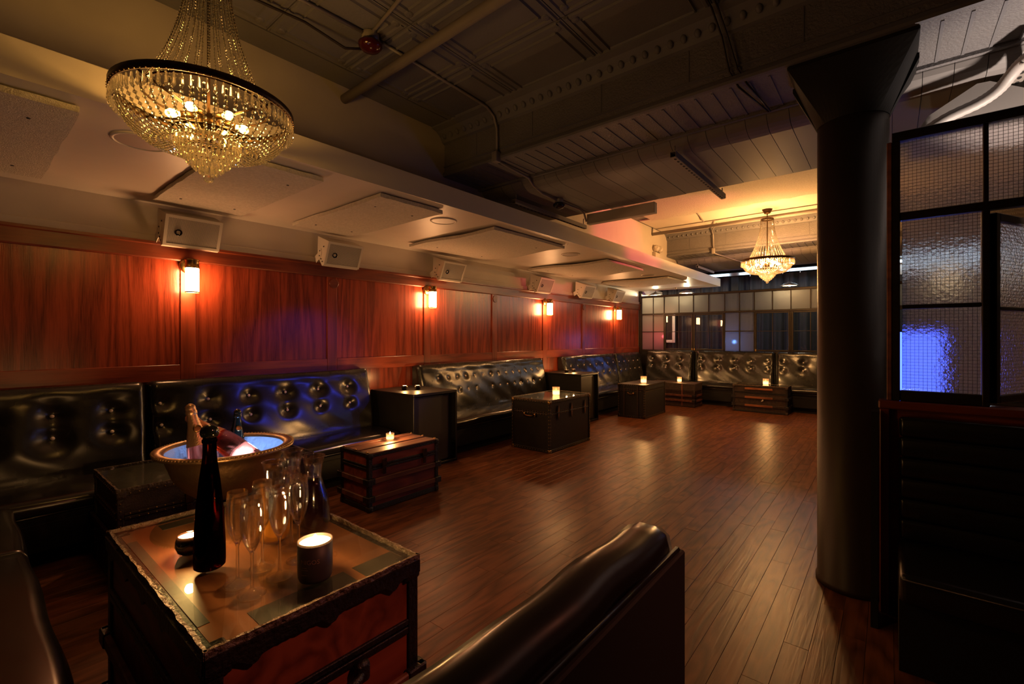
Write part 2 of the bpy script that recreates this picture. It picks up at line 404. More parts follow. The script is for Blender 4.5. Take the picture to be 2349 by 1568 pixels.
    def build(s, name, mat, parent=None, loc=(0, 0, 0), rot=(0, 0, 0)):
        return put(s.mesh(name, mat), name, parent, loc, rot)

def put(me, name, parent=None, loc=(0, 0, 0), rot=(0, 0, 0), scale=None):
    o = bpy.data.objects.new(name, me); COL.objects.link(o)
    o.location = loc; o.rotation_euler = rot
    if scale is not None: o.scale = scale
    if parent is not None: o.parent = parent
    return o

def thing(name, label, cat, loc=(0, 0, 0), rz=0.0, group=None):
    o = bpy.data.objects.new(name, None); COL.objects.link(o)
    o.empty_display_size = 0.1
    o.location = loc; o.rotation_euler = (0, 0, rz)
    return tag(o, label, cat, group)

def tag(o, label, cat, group=None):
    o['label'] = label; o['category'] = cat
    if group: o['group'] = group
    return o

def struct(o, label=None):
    o['kind'] = 'structure'
    if label: o['label'] = label
    return o

def stuff(o): o['kind'] = 'stuff'; return o

def copy_tree(o, parent=None):
    c = o.copy(); COL.objects.link(c)
    c.parent = parent
    for ch in o.children: copy_tree(ch, c)
    return c

def point(name, parent, loc, watts, color, radius=0.02):
    l = bpy.data.lights.new(name, 'POINT'); l.energy = watts; l.color = color; l.shadow_soft_size = radius
    o = bpy.data.objects.new(name, l); COL.objects.link(o); o.location = loc
    if parent is not None: o.parent = parent
    return o

# ------------------------------------------------------------------ room dimensions
XW = -4.67; XR = 3.2; YB = -2.6; YP = 10.5; YE = 12.4; ZC = 3.34
ZS = 2.49; XF = -2.84; XBK = -3.27

# ------------------------------------------------------------------ floor of oak planks
fl = struct(MB().box(XW, XR, YB, YE, -0.06, -0.012).build('floor', 'floor_base'), 'brown oak plank floor of the lounge')
PW = 0.098
planks = []
x = -4.2
while x < XR:
    y = YB - random.uniform(0, 1.0)
    while y < YP:
        ln = random.choice((0.6, 0.75, 0.9, 1.05, 1.2, 1.35))
        y0, y1 = max(y, YB), min(y + ln, YP)
        if y1 - y0 > 0.05: planks.append((x, y0, y1))
        y += ln
    x += PW
def proj(X, Y, Z):
    d = -X * math.sin(TH) + Y * math.cos(TH); l = X * math.cos(TH) + Y * math.sin(TH)
    if d < 0.2: return (-1e5, -1e5, d)
    return (1174.5 + FPX * l / d, HY - FPX * (Z - CAMH) / d, d)
def plank_score(p):
    best = 0
    for yy in (p[1], (p[1] + p[2]) / 2, p[2]):
        px, py, d = proj(p[0] + PW / 2, yy, 0)
        if 0 < px < 1990 and 0 < py < 1568 and p[0] > -4.0 and not (-2.2 < p[0] < -1.2 and 0.3 < yy < 0.9):
            best = max(best, (p[2] - p[1]) / d ** 3)
    return best
planks.sort(key=plank_score, reverse=True)
pm_cache = {}
rest = MB()
for i, (px, y0, y1) in enumerate(planks):
    dz = random.uniform(-0.0012, 0.0)
    if i < 300:
        key = round((y1 - y0), 3)
        if key not in pm_cache:
            pm_cache[key] = MB().rbox(0.0004, PW - 0.0004, 0.0004, (y1 - y0) - 0.0004, -0.012, 0, 0.0008).mesh('plank', 'floor')
        put(pm_cache[key], 'plank', fl, (px, y0, dz))
    else:
        rest.box(px + 0.0007, px + PW - 0.0007, y0 + 0.0007, y1 - 0.0007, -0.012, dz - 0.0002)
stuff(rest.build('planks_beyond', 'floor', fl))

# ------------------------------------------------------------------ left wall with mahogany panelling
wl = struct(MB().box(XW - 0.12, XW, YB, YE, 0, ZS + 0.1).build('wall_left', 'plaster'), 'cream upper wall over red mahogany panelling')
stiles = [1.282 + 1.3165 * k for k in range(-3, 8)]
for k, ys in enumerate(stiles):
    if ys + 0.055 > YP: continue
    MB().rbox(XW, XW + 0.032, ys - 0.055, ys + 0.055, 0.0, 2.04, 0.003).build('stile', 'stile', wl)
for k in range(len(stiles) - 1):
    a, b = stiles[k] + 0.055, min(stiles[k + 1] - 0.055, YP - 0.03)
    MB().box(XW, XW + 0.015, a, b, 1.165, 2.04).build('panel', 'panel', wl)
    MB().box(XW, XW + 0.015, a, b, 0.0, 1.03).build('panel', 'panel', wl)
    MB().rbox(XW, XW + 0.031, a, b, 1.03, 1.165, 0.003).build('rail', 'rail', wl)
MB().ext([(XW, 2.04), (XW + 0.035, 2.04), (XW + 0.04, 2.05), (XW + 0.04, 2.150), (XW + 0.052, 2.158), (XW + 0.052, 2.178), (XW, 2.178)], YB, YP).build('cornice_board', 'cornice', wl)
MB().rbox(XW, XW + 0.02, YB, YP, 2.178, 2.235, 0.004).build('picture_rail', 'plaster', wl)
for ys, zz in ((2.615, 1.975), (5.24, 1.975), (7.87, 1.975)):
    MB().lathe([(0.052, 0), (0.052, 0.008), (0.048, 0.010)], 24, (XW + 0.032, ys, zz), M4=Matrix.Rotation(R(90), 4, 'Y')).build('cover_plate', 'cornice', wl)

# soffit along the left wall
so = struct(MB().box(XW, XF, YB, YP + 0.08, ZS, 2.655).build('ceiling_soffit', 'plaster_gloss'), 'low cream soffit running along the panelled wall')
bk = struct(MB().box(XBK - 0.15, XBK, YB, YP + 0.08, 2.655, ZC + 0.05).build('wall_bulkhead', 'plaster'), 'plaster bulkhead rising above the soffit')

# other walls (out of the picture or nearly so)
struct(MB().box(XR, XR + 0.12, YB, YE, 0, ZC).build('wall_right', 'column'))
struct(MB().box(XW, XR, YB - 0.12, YB, 0, ZC).build('wall_rear', 'column'))
struct(MB().box(XW, XR, YE, YE + 0.12, 0, ZC).build('wall_back', 'black_matte'))

# ------------------------------------------------------------------ ceiling: pressed tin bays, beams and boarded drops
ce = struct(MB().box(XW, XR, YB, YE, ZC + 0.02, ZC + 0.12).build('ceiling', 'tin'), 'dark grey pressed tin ceiling')  # dark grey tin, one even colour in every bay
PX, PY = 0.75, 0.55
tp = MB()
tp.box(0.003, PX - 0.003, 0.003, PY - 0.003, 0.0, 0.02)
for (m0, m1, z0) in ((0.012, 0.045, -0.010), (0.085, 0.100, -0.012)):
    tp.ext([(m0, 0), (m1, 0), (m1 - 0.008, z0), (m0 + 0.008, z0)], m0, PY - m0)
    tp.ext([(PX - m1, 0), (PX - m0, 0), (PX - m0 - 0.008, z0), (PX - m1 + 0.008, z0)], m0, PY - m0)
    tp.ext([(m0, 0), (m1, 0), (m1 - 0.008, z0), (m0 + 0.008, z0)], m1, PX - m1, axis=0)
    tp.ext([(PY - m1, 0), (PY - m0, 0), (PY - m0 - 0.008, z0), (PY - m1 + 0.008, z0)], m1, PX - m1, axis=0)
for cx_, cy_ in ((0.065, 0.065), (PX - 0.065, 0.065), (0.065, PY - 0.065), (PX - 0.065, PY - 0.065)):
    tp.lathe([(0.028, 0.0), (0.022, -0.010), (0.012, -0.006), (0.0, -0.014)], 10, (cx_, cy_, 0), cap0=False, cap1=False)
tpm = tp.mesh('tin_panel', 'tin')
for (ya, yb) in ((-2.56, 2.90), (4.60, 8.60)):
    ny = int(round((yb - ya) / PY)); sy = (yb - ya) / (ny * PY)
    for i in range(9):
        for j in range(ny):
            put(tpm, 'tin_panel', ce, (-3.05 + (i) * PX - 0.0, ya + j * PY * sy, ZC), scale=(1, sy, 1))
MB().box(XBK, -3.053, YB, 2.90, ZC - 0.004, ZC + 0.02).build('edge_strip', 'tin', ce)
MB().box(XBK, -3.053, 4.6, 8.6, ZC - 0.004, ZC + 0.02).build('edge_strip', 'tin', ce)

def beam(y0, y1, zb, name_n):
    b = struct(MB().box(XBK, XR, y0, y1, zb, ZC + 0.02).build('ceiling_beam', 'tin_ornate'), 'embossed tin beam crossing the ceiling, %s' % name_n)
    # moulded cornice, cove and nosing on the near face
    MB().ext([(y0, ZC), (y0 - 0.16, ZC), (y0 - 0.155, ZC - 0.015), (y0 - 0.10, ZC - 0.03), (y0 - 0.05, ZC - 0.07), (y0 - 0.025, ZC - 0.115), (y0, ZC - 0.125)], XBK, XR, axis=0).build('cornice', 'tin', b)
    MB().ext([(y0, zb), (y0 - 0.018, zb + 0.004), (y0 - 0.022, zb + 0.02), (y0 - 0.014, zb + 0.045), (y0, zb + 0.05)], XBK, XR, axis=0).build('nosing', 'tin', b)
    MB().ext([(y0, zb + 0.090), (y0 - 0.010, zb + 0.094), (y0 - 0.010, zb + 0.102), (y0, zb + 0.106)], XBK, XR, axis=0).build('bead_moulding', 'tin', b)
    # egg-and-dart row on the cornice
    egg = MB(); egg.lathe([(0.020, 0.0), (0.019, -0.006), (0.012, -0.012), (0.0, -0.014)], 10, cap0=False, cap1=False, M4=Matrix.Diagonal((1.0, 1.35, 1.0, 1.0)))
    em = egg.mesh('egg_moulding', 'tin')
    k = 0
    xx = XBK + 0.06
    while xx < 1.0:
        put(em, 'egg_moulding', b, (xx, y0 - 0.055, ZC - 0.072), (R(-58), 0, 0)); xx += 0.085
    # vertical seams of the stamped sheets
    xx = XBK + 0.42
    while xx < 1.2:
        MB().box(xx, xx + 0.006, y0 - 0.004, y0, zb + 0.106, ZC - 0.125).build('seam', 'tin', b); xx += 0.62
    # stamped underside ribs
    xx = XBK + 0.10
    while xx < 1.2:
        MB().box(xx, xx + 0.012, y0 + 0.03, y1 - 0.03, zb - 0.005, zb).build('rib', 'tin', b); xx += 0.105
    # dentil strip at the far edge of the underside
    MB().box(XBK, XR, y1 - 0.028, y1, zb - 0.02, zb).build('edge_moulding', 'tin_ornate', b)
    return b
beam(2.97, 3.46, 2.91, 'the one on the column')
beam(8.62, 9.10, 2.91, 'the one behind the far chandelier')

def drop(y0, y1, zt, zb, which):
    """lowered boarded ceiling with a rounded front edge; each board a part"""
    s_ = struct(MB().box(XBK, XR, y0 + 0.17, y1 - 0.01, zb + 0.012, zt).build('ceiling_drop', 'tin'), 'lowered boarded ceiling with curved edge, %s' % which)
    prof = []
    for k in range(7):
        a = R(90) * k / 6
        prof.append((y0 + 0.16 - 0.16 * math.cos(a), zt - (zt - zb) * math.sin(a)))
    prof += [(y1, zb), (y1, zb + 0.02), (y0 + 0.16, zb + 0.02)]
    w = 0.1305
    bmsh = MB().ext(prof, 0.0015, w - 0.0015, axis=0).mesh('ceiling_board', 'board')
    xx = XBK + 0.02
    while xx < XR - w:
        put(bmsh, 'ceiling_board', s_, (xx, 0, random.uniform(-0.0015, 0.0015))); xx += w
    return s_
drop(3.46, 4.60, 2.91, 2.81, 'in front of the far chandelier')
drop(9.10, 10.34, 2.91, 2.81, 'over the glazed partition')
struct(MB().box(XW, XR, 10.34, 10.60, 2.82, 2.90).build('trim_1', 'tin'))

# foam sheets on the far bay
def ragged_sheet(name, x0, x1, y0, y1, z, t, mat, parent, amp=0.02, n=40):
    near = [(x0 + (x1 - x0) * k / n, y0 + random.uniform(-amp, amp)) for k in range(n + 1)]
    far = [(x1 - (x1 - x0) * k / n, y1 + random.uniform(-amp, amp)) for k in range(n + 1)]
    return MB().ext(near + far, z - t, z, axis=2).build(name, mat, parent)
ragged_sheet('foam_sheet', -2.95, 1.4, 5.05, 7.15, ZC - 0.02, 0.055, 'foam', ce, 0.035, 50)
ragged_sheet('foam_sheet', -3.2, 1.4, 7.22, 8.45, ZC - 0.012, 0.02, 'plaster', ce, 0.012, 40)

# acoustic boards, round ceiling speakers on the soffit
def soffit_board(y0, y1, x0, x1, label, sag):
    n = 14
    b = MB()
    vs = []; fs = []
    for lay in (0, 1):
        for i in range(n + 1):
            for j in range(n + 1):
                u, v = i / n, j / n
                e = 0.010 if (i in (0, n) or j in (0, n)) else 0
                z = ZS - 0.006 - (0.034 if lay == 0 else 0.004) + sag * 0.02 * math.sin(PI * 2.2 * u + v * 2) * (0.6 + 0.4 * v) - abs(sag) * 0.012
                vs.append((x0 + (x1 - x0) * u + random.uniform(-1, 1) * e * 0.5, y0 + (y1 - y0) * v + random.uniform(-1, 1) * e * 0.5, z))
    N = (n + 1) ** 2
    for i in range(n):
        for j in range(n):
            a = i * (n + 1) + j
            fs.append((a, a + 1, a + n + 2, a + n + 1)); fs.append((N + a, N + a + n + 1, N + a + n + 2, N + a + 1))
    ring = [i * (n + 1) for i in range(n + 1)] + [n * (n + 1) + j for j in range(1, n + 1)] + [i * (n + 1) + n for i in range(n - 1, -1, -1)] + [j for j in range(n - 1, 0, -1)]
    for k in range(len(ring)):
        a, c = ring[k], ring[(k + 1) % len(ring)]
        fs.append((a, c, N + c, N + a))
    b._add(vs, fs)
    t = thing('acoustic_board', label, 'ceiling panel', ((x0 + x1) / 2, (y0 + y1) / 2, ZS), group='acoustic boards on the soffit')
    for k in range(len(b.v)): b.v[k] = (b.v[k][0] - (x0 + x1) / 2, b.v[k][1] - (y0 + y1) / 2, b.v[k][2] - ZS)
    b.build('board', 'foam', t)
    sm_ = MB().lathe([(0.009, 0), (0.009, -0.003), (0.0, -0.004)], 8, cap0=False).mesh('screw', 'black')
    for sx in (-0.35, 0.32):
        for sy in (-0.3, 0.3):
            put(sm_, 'screw', t, (sx * (x1 - x0), sy * (y1 - y0), -0.040 - 0.012 * abs(sag) + 0.008 * sag))
soffit_board(-0.35, 0.38, -4.37, -2.94, 'rough acoustic board at the left edge of the soffit', 0)
soffit_board(0.98, 1.60, -4.38, -2.97, 'rough acoustic board behind the near chandelier tip', 0)
soffit_board(2.04, 2.66, -4.37, -2.95, 'rough acoustic board above the second wall loudspeaker', 0.15)
soffit_board(3.36, 4.63, -4.30, -2.99, 'wide warped acoustic board above the third wall loudspeaker', 0.8)
soffit_board(5.76, 6.98, -4.40, -3.03, 'warped acoustic board above the fourth wall loudspeaker', 0.9)
soffit_board(8.10, 9.10, -4.38, -3.06, 'farthest acoustic board, by the glazed partition', 0.6)

def ceiling_speaker(y, x, r, label):
    t = thing('ceiling_speaker', label, 'ceiling speaker', (x, y, ZS), group='round speakers set into the soffit')
    MB().lathe([(r, 0.0), (r, -0.006), (r * 0.93, -0.011), (r * 0.86, -0.008), (r * 0.86, 0)], 40, cap0=False, cap1=False).build('ring', 'plaster_gloss', t)
    MB().lathe([(r * 0.86, -0.006), (r * 0.5, -0.004), (0, -0.003)], 40, cap0=False, cap1=False).build('grille', 'conduit', t)
ceiling_speaker(0.67, -3.23, 0.135, 'large round ceiling speaker left of the near chandelier')
ceiling_speaker(2.93, -3.24, 0.125, 'round ceiling speaker between the third and fourth acoustic boards')
ceiling_speaker(5.19, -3.26, 0.125, 'round ceiling speaker between the fourth and fifth acoustic boards')
ceiling_speaker(7.78, -3.28, 0.125, 'farthest round ceiling speaker, near the end of the soffit')

# wall loudspeakers, tilted down
def loudspeaker(y, label):
    t = thing('wall_loudspeaker', label, 'loudspeaker', (XW, y, 2.17), group='white loudspeakers along the wall')
    w = 0.20
    A, B, C, D, E_ = (0.085, 0.275), (0.295, 0.195), (0.195, -0.035), (0.165, -0.042), (0.075, 0.075)
    MB().ext([A, B, C, D, E_], -w, w).build('cabinet', 'white_metal', t)
    ux, uz = (C[0] - B[0]), (C[1] - B[1]); ln = math.hypot(ux, uz); ux /= ln; uz /= ln
    ang = math.atan2(-ux, -uz)
    nx, nz = -uz, ux
    mid = ((B[0] + C[0]) / 2, (B[1] + C[1]) / 2)
    fr = MB()
    fr.box(-0.006, 0.006, -w, w, ln / 2 - 0.022, ln / 2); fr.box(-0.006, 0.006, -w, w, -ln / 2, -ln / 2 + 0.020)
    fr.box(-0.006, 0.006, -w, -w + 0.022, -ln / 2 + 0.02, ln / 2 - 0.022); fr.box(-0.006, 0.006, w - 0.022, w, -ln / 2 + 0.02, ln / 2 - 0.022)
    loc = (mid[0] + nx * 0.003, 0, mid[1] + nz * 0.003)
    fr.build('grille_frame', 'white_metal', t, loc, (0, -math.atan2(nz, nx), 0))
    MB().box(-0.002, 0.003, -w + 0.022, w - 0.022, -ln / 2 + 0.02, ln / 2 - 0.022).build('grille', 'grille', t, loc, (0, -math.atan2(nz, nx), 0))
    MB().lathe([(0.0, -0.004), (0.018, 0.0), (0.024, 0.004), (0.027, 0.003), (0.027, -0.001)], 20, M4=Matrix.Rotation(R(90), 4, 'Y'), cap0=False, cap1=False).build('horn', 'lens', t, (loc[0] + nx * 0.004 + ux * 0.01, -w * 0.52, loc[2] + nz * 0.004 + uz * 0.01), (0, -math.atan2(nz, nx), 0))
    for sy in (-1, 1):
        MB().ext([(0.0, 0.06), (0.10, 0.10), (0.155, 0.14), (0.165, 0.09), (0.14, 0.045), (0.09, 0.02), (0.0, -0.03)], sy * (w + 0.001), sy * (w + 0.005)).build('bracket', 'white_metal', t)
        for (bx, bz) in ((0.135, 0.115), (0.125, 0.065), (0.155, 0.03), (0.21, 0.15), (0.18, 0.0)):
            MB().lathe([(0.007, 0), (0.007, 0.004), (0, 0.005)], 8, M4=Matrix.Rotation(R(-90) * sy, 4, 'X'), cap0=False).build('bolt', 'black', t, (bx, sy * (w + 0.005), bz))
    MB().box(0.0, 0.008, -w - 0.005, w + 0.005, -0.03, 0.06).build('wall_plate', 'white_metal', t)
for y, l in ((1.26, 'cream loudspeaker nearest the camera, under the near chandelier'),
             (2.61, 'second cream wall loudspeaker from the left'),
             (4.17, 'third cream wall loudspeaker from the left, above the second lamp'),
             (6.27, 'fourth cream wall loudspeaker from the left'),
             (7.68, 'fifth cream wall loudspeaker from the left'),
             (8.95, 'farthest cream wall loudspeaker, nearest the glazed partition')):
    loudspeaker(y, l)

# sconces: brass backplate and cap, lit ribbed glass tube
def sconce(y, label):
    t = thing('wall_sconce', label, 'wall lamp', (XW + 0.032, y, 1.77), group='sconces on the panelled wall')
    RY = Matrix.Rotation(R(90), 4, 'Y')
    MB().lathe([(0.066, 0), (0.066, 0.006), (0.058, 0.018), (0.03, 0.024), (0, 0.024)], 28, M4=RY, cap0=False).build('backplate', 'brass', t, (0, 0, 0.235))
    MB().tube([(0.02, 0, 0.24), (0.07, 0, 0.24)], 0.012).build('arm', 'brass', t)
    MB().lathe([(0.050, 0.205), (0.053, 0.208), (0.053, 0.218), (0.049, 0.222), (0.049, 0.264), (0.053, 0.268), (0.053, 0.276), (0.046, 0.280), (0, 0.280)], 28, (0.105, 0, 0), cap0=False).build('cap', 'brass', t)
    # ribbed glass: scalloped tube, open at its ends
    n = 36; vs = []; fs = []
    for zi, z in enumerate((0.006, 0.06, 0.12, 0.206)):
        for k in range(n):
            a = 2 * PI * k / n; r = 0.0465 + 0.0016 * math.cos(k * PI)
            vs.append((0.105 + r * math.cos(a), r * math.sin(a), z))
    for zi in range(3):
        for k in range(n):
            k2 = (k + 1) % n; fs.append((zi * n + k, zi * n + k2, (zi + 1) * n + k2, (zi + 1) * n + k))
    fs.append(tuple(range(n)))
    g = MB(); g._add(vs, fs, False)
    g.build('glass_tube', 'sconce_glass', t)
    MB().lathe([(0.0485, 0.0), (0.052, 0.001), (0.052, 0.009), (0.0485, 0.010)], 28, (0.105, 0, 0), cap0=False, cap1=False).build('lower_ring', 'brass', t)
for k, (ys, l) in enumerate(((1.282, 'nearest lit brass wall sconce, the largest one in view'),
                             (3.958, 'second lit brass wall sconce from the left'),
                             (6.570, 'third lit brass wall sconce from the left'),
                             (9.185, 'farthest lit brass wall sconce on the panelling'))):
    sconce(stiles[3 + 2 * k], l)

# ------------------------------------------------------------------ black tufted banquettes
def backrest_mesh(length, buttons, sig, depth, top=1.05, z0=0.40):
    """profile in (x out from the wall, z); u runs along the length (local y); dimpled at the buttons"""
    prof = [(0.235, z0), (0.240, z0 + 0.03)]
    K = 26
    for k in range(K + 1):
        t = k / K; z = z0 + 0.05 + (top - 0.10 - z0 - 0.05) * t
        prof.append((0.235 - 0.095 * t + 0.018 * math.sin(PI * t), z))
    for k in range(1, 8):
        a = R(90) * k / 7
        prof.append((0.14 - 0.05 + 0.05 * math.cos(a), top - 0.10 + 0.10 * math.sin(a) * 0.95))
    prof += [(0.05, top - 0.005), (0.002, top - 0.012)]
    nu = max(24, int(length / 0.018)); nv = len(prof)
    vs = []; fs = []
    for i in range(nu + 1):
        u = length * i / nu
        e = min(u, length - u)
        ef = 1 - max(0.0, 1 - e / 0.045) ** 2.2 * 0.45
        for j, (px, pz) in enumerate(prof):
            x = px * ef
            wob = 0.006 * math.sin(u * 5.1 + pz * 7) + 0.003 * math.sin(u * 17 + pz * 23)
            if 2 < j < nv - 4: x += wob
            zz = pz if pz < top - 0.08 else pz - (1 - ef) * 0.05
            for (bu, bz, s) in buttons:
                dd = ((u - bu) ** 2 + ((pz - bz) * 1.12) ** 2) / (s * s)
                if dd < 12: x -= depth * (s / sig) ** 0.8 * math.exp(-dd * 0.5) if px > 0.1 else 0
            vs.append((x, u, zz))
    for i in range(nu):
        for j in range(nv - 1):
            fs.append((i * nv + j, (i + 1) * nv + j, (i + 1) * nv + j + 1, i * nv + j + 1))
    b = MB(); b._add(vs, fs, True)
    # close ends and back to the wall plane
    for i in (0, nu):
        o = len(b.v); b.v.append((0.0, length * i / nu, z0)); b.v.append((0.0, length * i / nu, top - 0.012))
        b.f.append(tuple([o] + [i * nv + j for j in range(nv)] + [o + 1])); b.sm.append(False)
    return b

def surf_x(z, top=1.05, z0=0.40):
    t = (z - z0 - 0.05) / (top - 0.10 - z0 - 0.05)
    return 0.235 - 0.095 * t + 0.018 * math.sin(PI * t)

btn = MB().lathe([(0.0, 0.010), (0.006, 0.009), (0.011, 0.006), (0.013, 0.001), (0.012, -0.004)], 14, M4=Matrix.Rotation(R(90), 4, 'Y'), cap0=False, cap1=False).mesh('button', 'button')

def banquette(loc, rz, length, rows, label, sig=0.045, depth=0.035, seat_front=0.70, top=1.05, seat_z=0.43, seat_cuts=(), vary=0.0, s0=0.0):
    t = thing('banquette', label, 'banquette', loc, rz, 'black tufted banquettes')
    bl = []
    for (bu, bz) in rows:
        s = sig * (1 + random.uniform(-vary, vary))
        bl.append((bu, bz, s))
    bo = backrest_mesh(length, bl, sig, depth, top).build('backrest', 'vinyl_back', t)
    for (bu, bz, s) in bl:
        d = depth * (s / sig) ** 0.8
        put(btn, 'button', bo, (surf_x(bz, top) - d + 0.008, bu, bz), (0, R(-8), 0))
    # seat cushion, softly rounded
    cuts = [s0] + list(seat_cuts) + [length]
    for a, c in zip(cuts[:-1], cuts[1:]):
        sp = []
        f = seat_front
        for k in range(7):
            an = R(-90) + R(180) * k / 6
            sp.append((f - 0.05 + 0.05 * math.cos(an), seat_z - 0.065 + 0.055 * math.sin(an)))
        pr = [(0.05, seat_z - 0.12)] + sp + [(f - 0.25, seat_z + 0.004), (0.23, seat_z - 0.008), (0.05, seat_z - 0.01)]
        n = max(6, int((c - a) / 0.06)); vs = []; fs = []
        for i in range(n + 1):
            y = a + 0.003 + (c - a - 0.006) * i / n
            for (px, pz) in pr:
                vs.append((px + (0.004 * math.sin(y * 9) if px > 0.5 else 0), y, pz + (0.004 * math.sin(y * 7.3 + px * 5) if pz > seat_z - 0.05 else 0)))
        m = len(pr)
        for i in range(n):
            for j in range(m):
                j2 = (j + 1) % m; fs.append((i * m + j, (i + 1) * m + j, (i + 1) * m + j2, i * m + j2))
        sb = MB(); sb._add(vs, fs, True)
        for i in (0, n): sb.f.append(tuple(i * m + j for j in range(m))); sb.sm.append(False)
        sb.build('seat', 'vinyl', t)
    MB().tube([(seat_front - 0.004, s0 + 0.004, seat_z - 0.108), (seat_front - 0.004, length - 0.004, seat_z - 0.108)], 0.006, 6).build('piping', 'vinyl', t)
    MB().box(0.05, seat_front - 0.03, s0 + 0.004, length - 0.004, 0.10, seat_z - 0.115).build('base', 'black_matte', t)
    MB().box(0.05, seat_front - 0.09, s0 + 0.004, length - 0.004, 0.0, 0.10).build('plinth', 'black_matte', t)
    MB().box(seat_front - 0.032, seat_front - 0.026, s0 + 0.01, length - 0.01, 0.265, 0.272).build('base_bead', 'black', t)
    return t
XB = XW + 0.034
def along(y0, y1, ys, zs=(0.868, 0.700)): return [(y - y0, z) for z in zs for y in ys]
banquette((XB, -0.45, 0), 0, 1.418, along(-0.45, 0, (-0.18, 0.13, 0.441, 0.755), (0.846, 0.696)),
          'black tufted banquette at the left edge, first along the wall', 0.058, 0.050, vary=0.15)
banquette((XB, 0.985, 0), 0, 1.99, along(0.985, 0, (1.054, 1.391, 1.711, 2.040, 2.366, 2.694)),
          'black tufted banquette behind the champagne bowl, with twelve deep buttons', 0.045, 0.040, vary=0.2)
b2 = [(3.965 + 0.1655 * k) for k in range(14)]
rows2 = [(y - 3.67, 0.867) for y in b2] + [(y - 3.67, 0.697) for k, y in enumerate(b2) if k not in (0, 1, 5)]
banquette((XB, 3.67, 0), 0, 2.65, rows2, 'black banquette with small close buttons behind the tall black trunk', 0.018, 0.016, vary=0.5)
b3 = [(7.14 + 0.235 * k) for k in range(8)]
banquette((XB, 6.96, 0), 0, 1.98, along(6.96, 0, b3), 'black banquette beyond the far side table', 0.018, 0.014, vary=0.3)
b4 = [(9.06 + 0.235 * k) for k in range(5)]
banquette((XB, 8.965, 0), 0, 1.23, along(8.965, 0, b4), 'black banquette running into the far corner', 0.018, 0.014, vary=0.3)
# back row against the glazed partition: turned so that it faces the camera
def back_row(x0, x1, xs, label, sig, depth, s0=0.0):
    banquette((x0, YP - 0.05, 0), R(-90), x1 - x0, [(x_ - x0, z) for z in (0.905, 0.755) for x_ in xs], label, sig, depth, top=1.10, seat_z=0.455, seat_front=0.62, s0=s0)
back_row(-4.42, -3.345, (-4.246, -3.918, -3.613), 'black banquette under the glass sashes, nearest the panelled wall', 0.036, 0.030, s0=0.495)
back_row(-3.265, -1.765, (-3.161, -2.813, -2.488, -2.176, -1.862), 'black tufted banquette in the middle of the back wall', 0.044, 0.036)
back_row(-1.72, 0.10, (-1.598, -1.272, -0.95, -0.62, -0.30), 'black tufted banquette of the back wall half hidden by the column', 0.044, 0.036)
back_row(0.15, 2.2, (0.4, 0.8, 1.2, 1.6), 'black tufted banquette of the back wall right of the column', 0.044, 0.036)
# return bench along the left edge of the picture, facing +y
tb = banquette((-1.12, -0.46, 0), R(90), 2.80, [(0.3 + 0.33 * k, z) for z in (0.868, 0.70) for k in range(8)],
               'dark vinyl bench at the lower left edge, at right angles to the wall', 0.045, 0.04, seat_front=0.69, seat_z=0.43, seat_cuts=(1.95,))

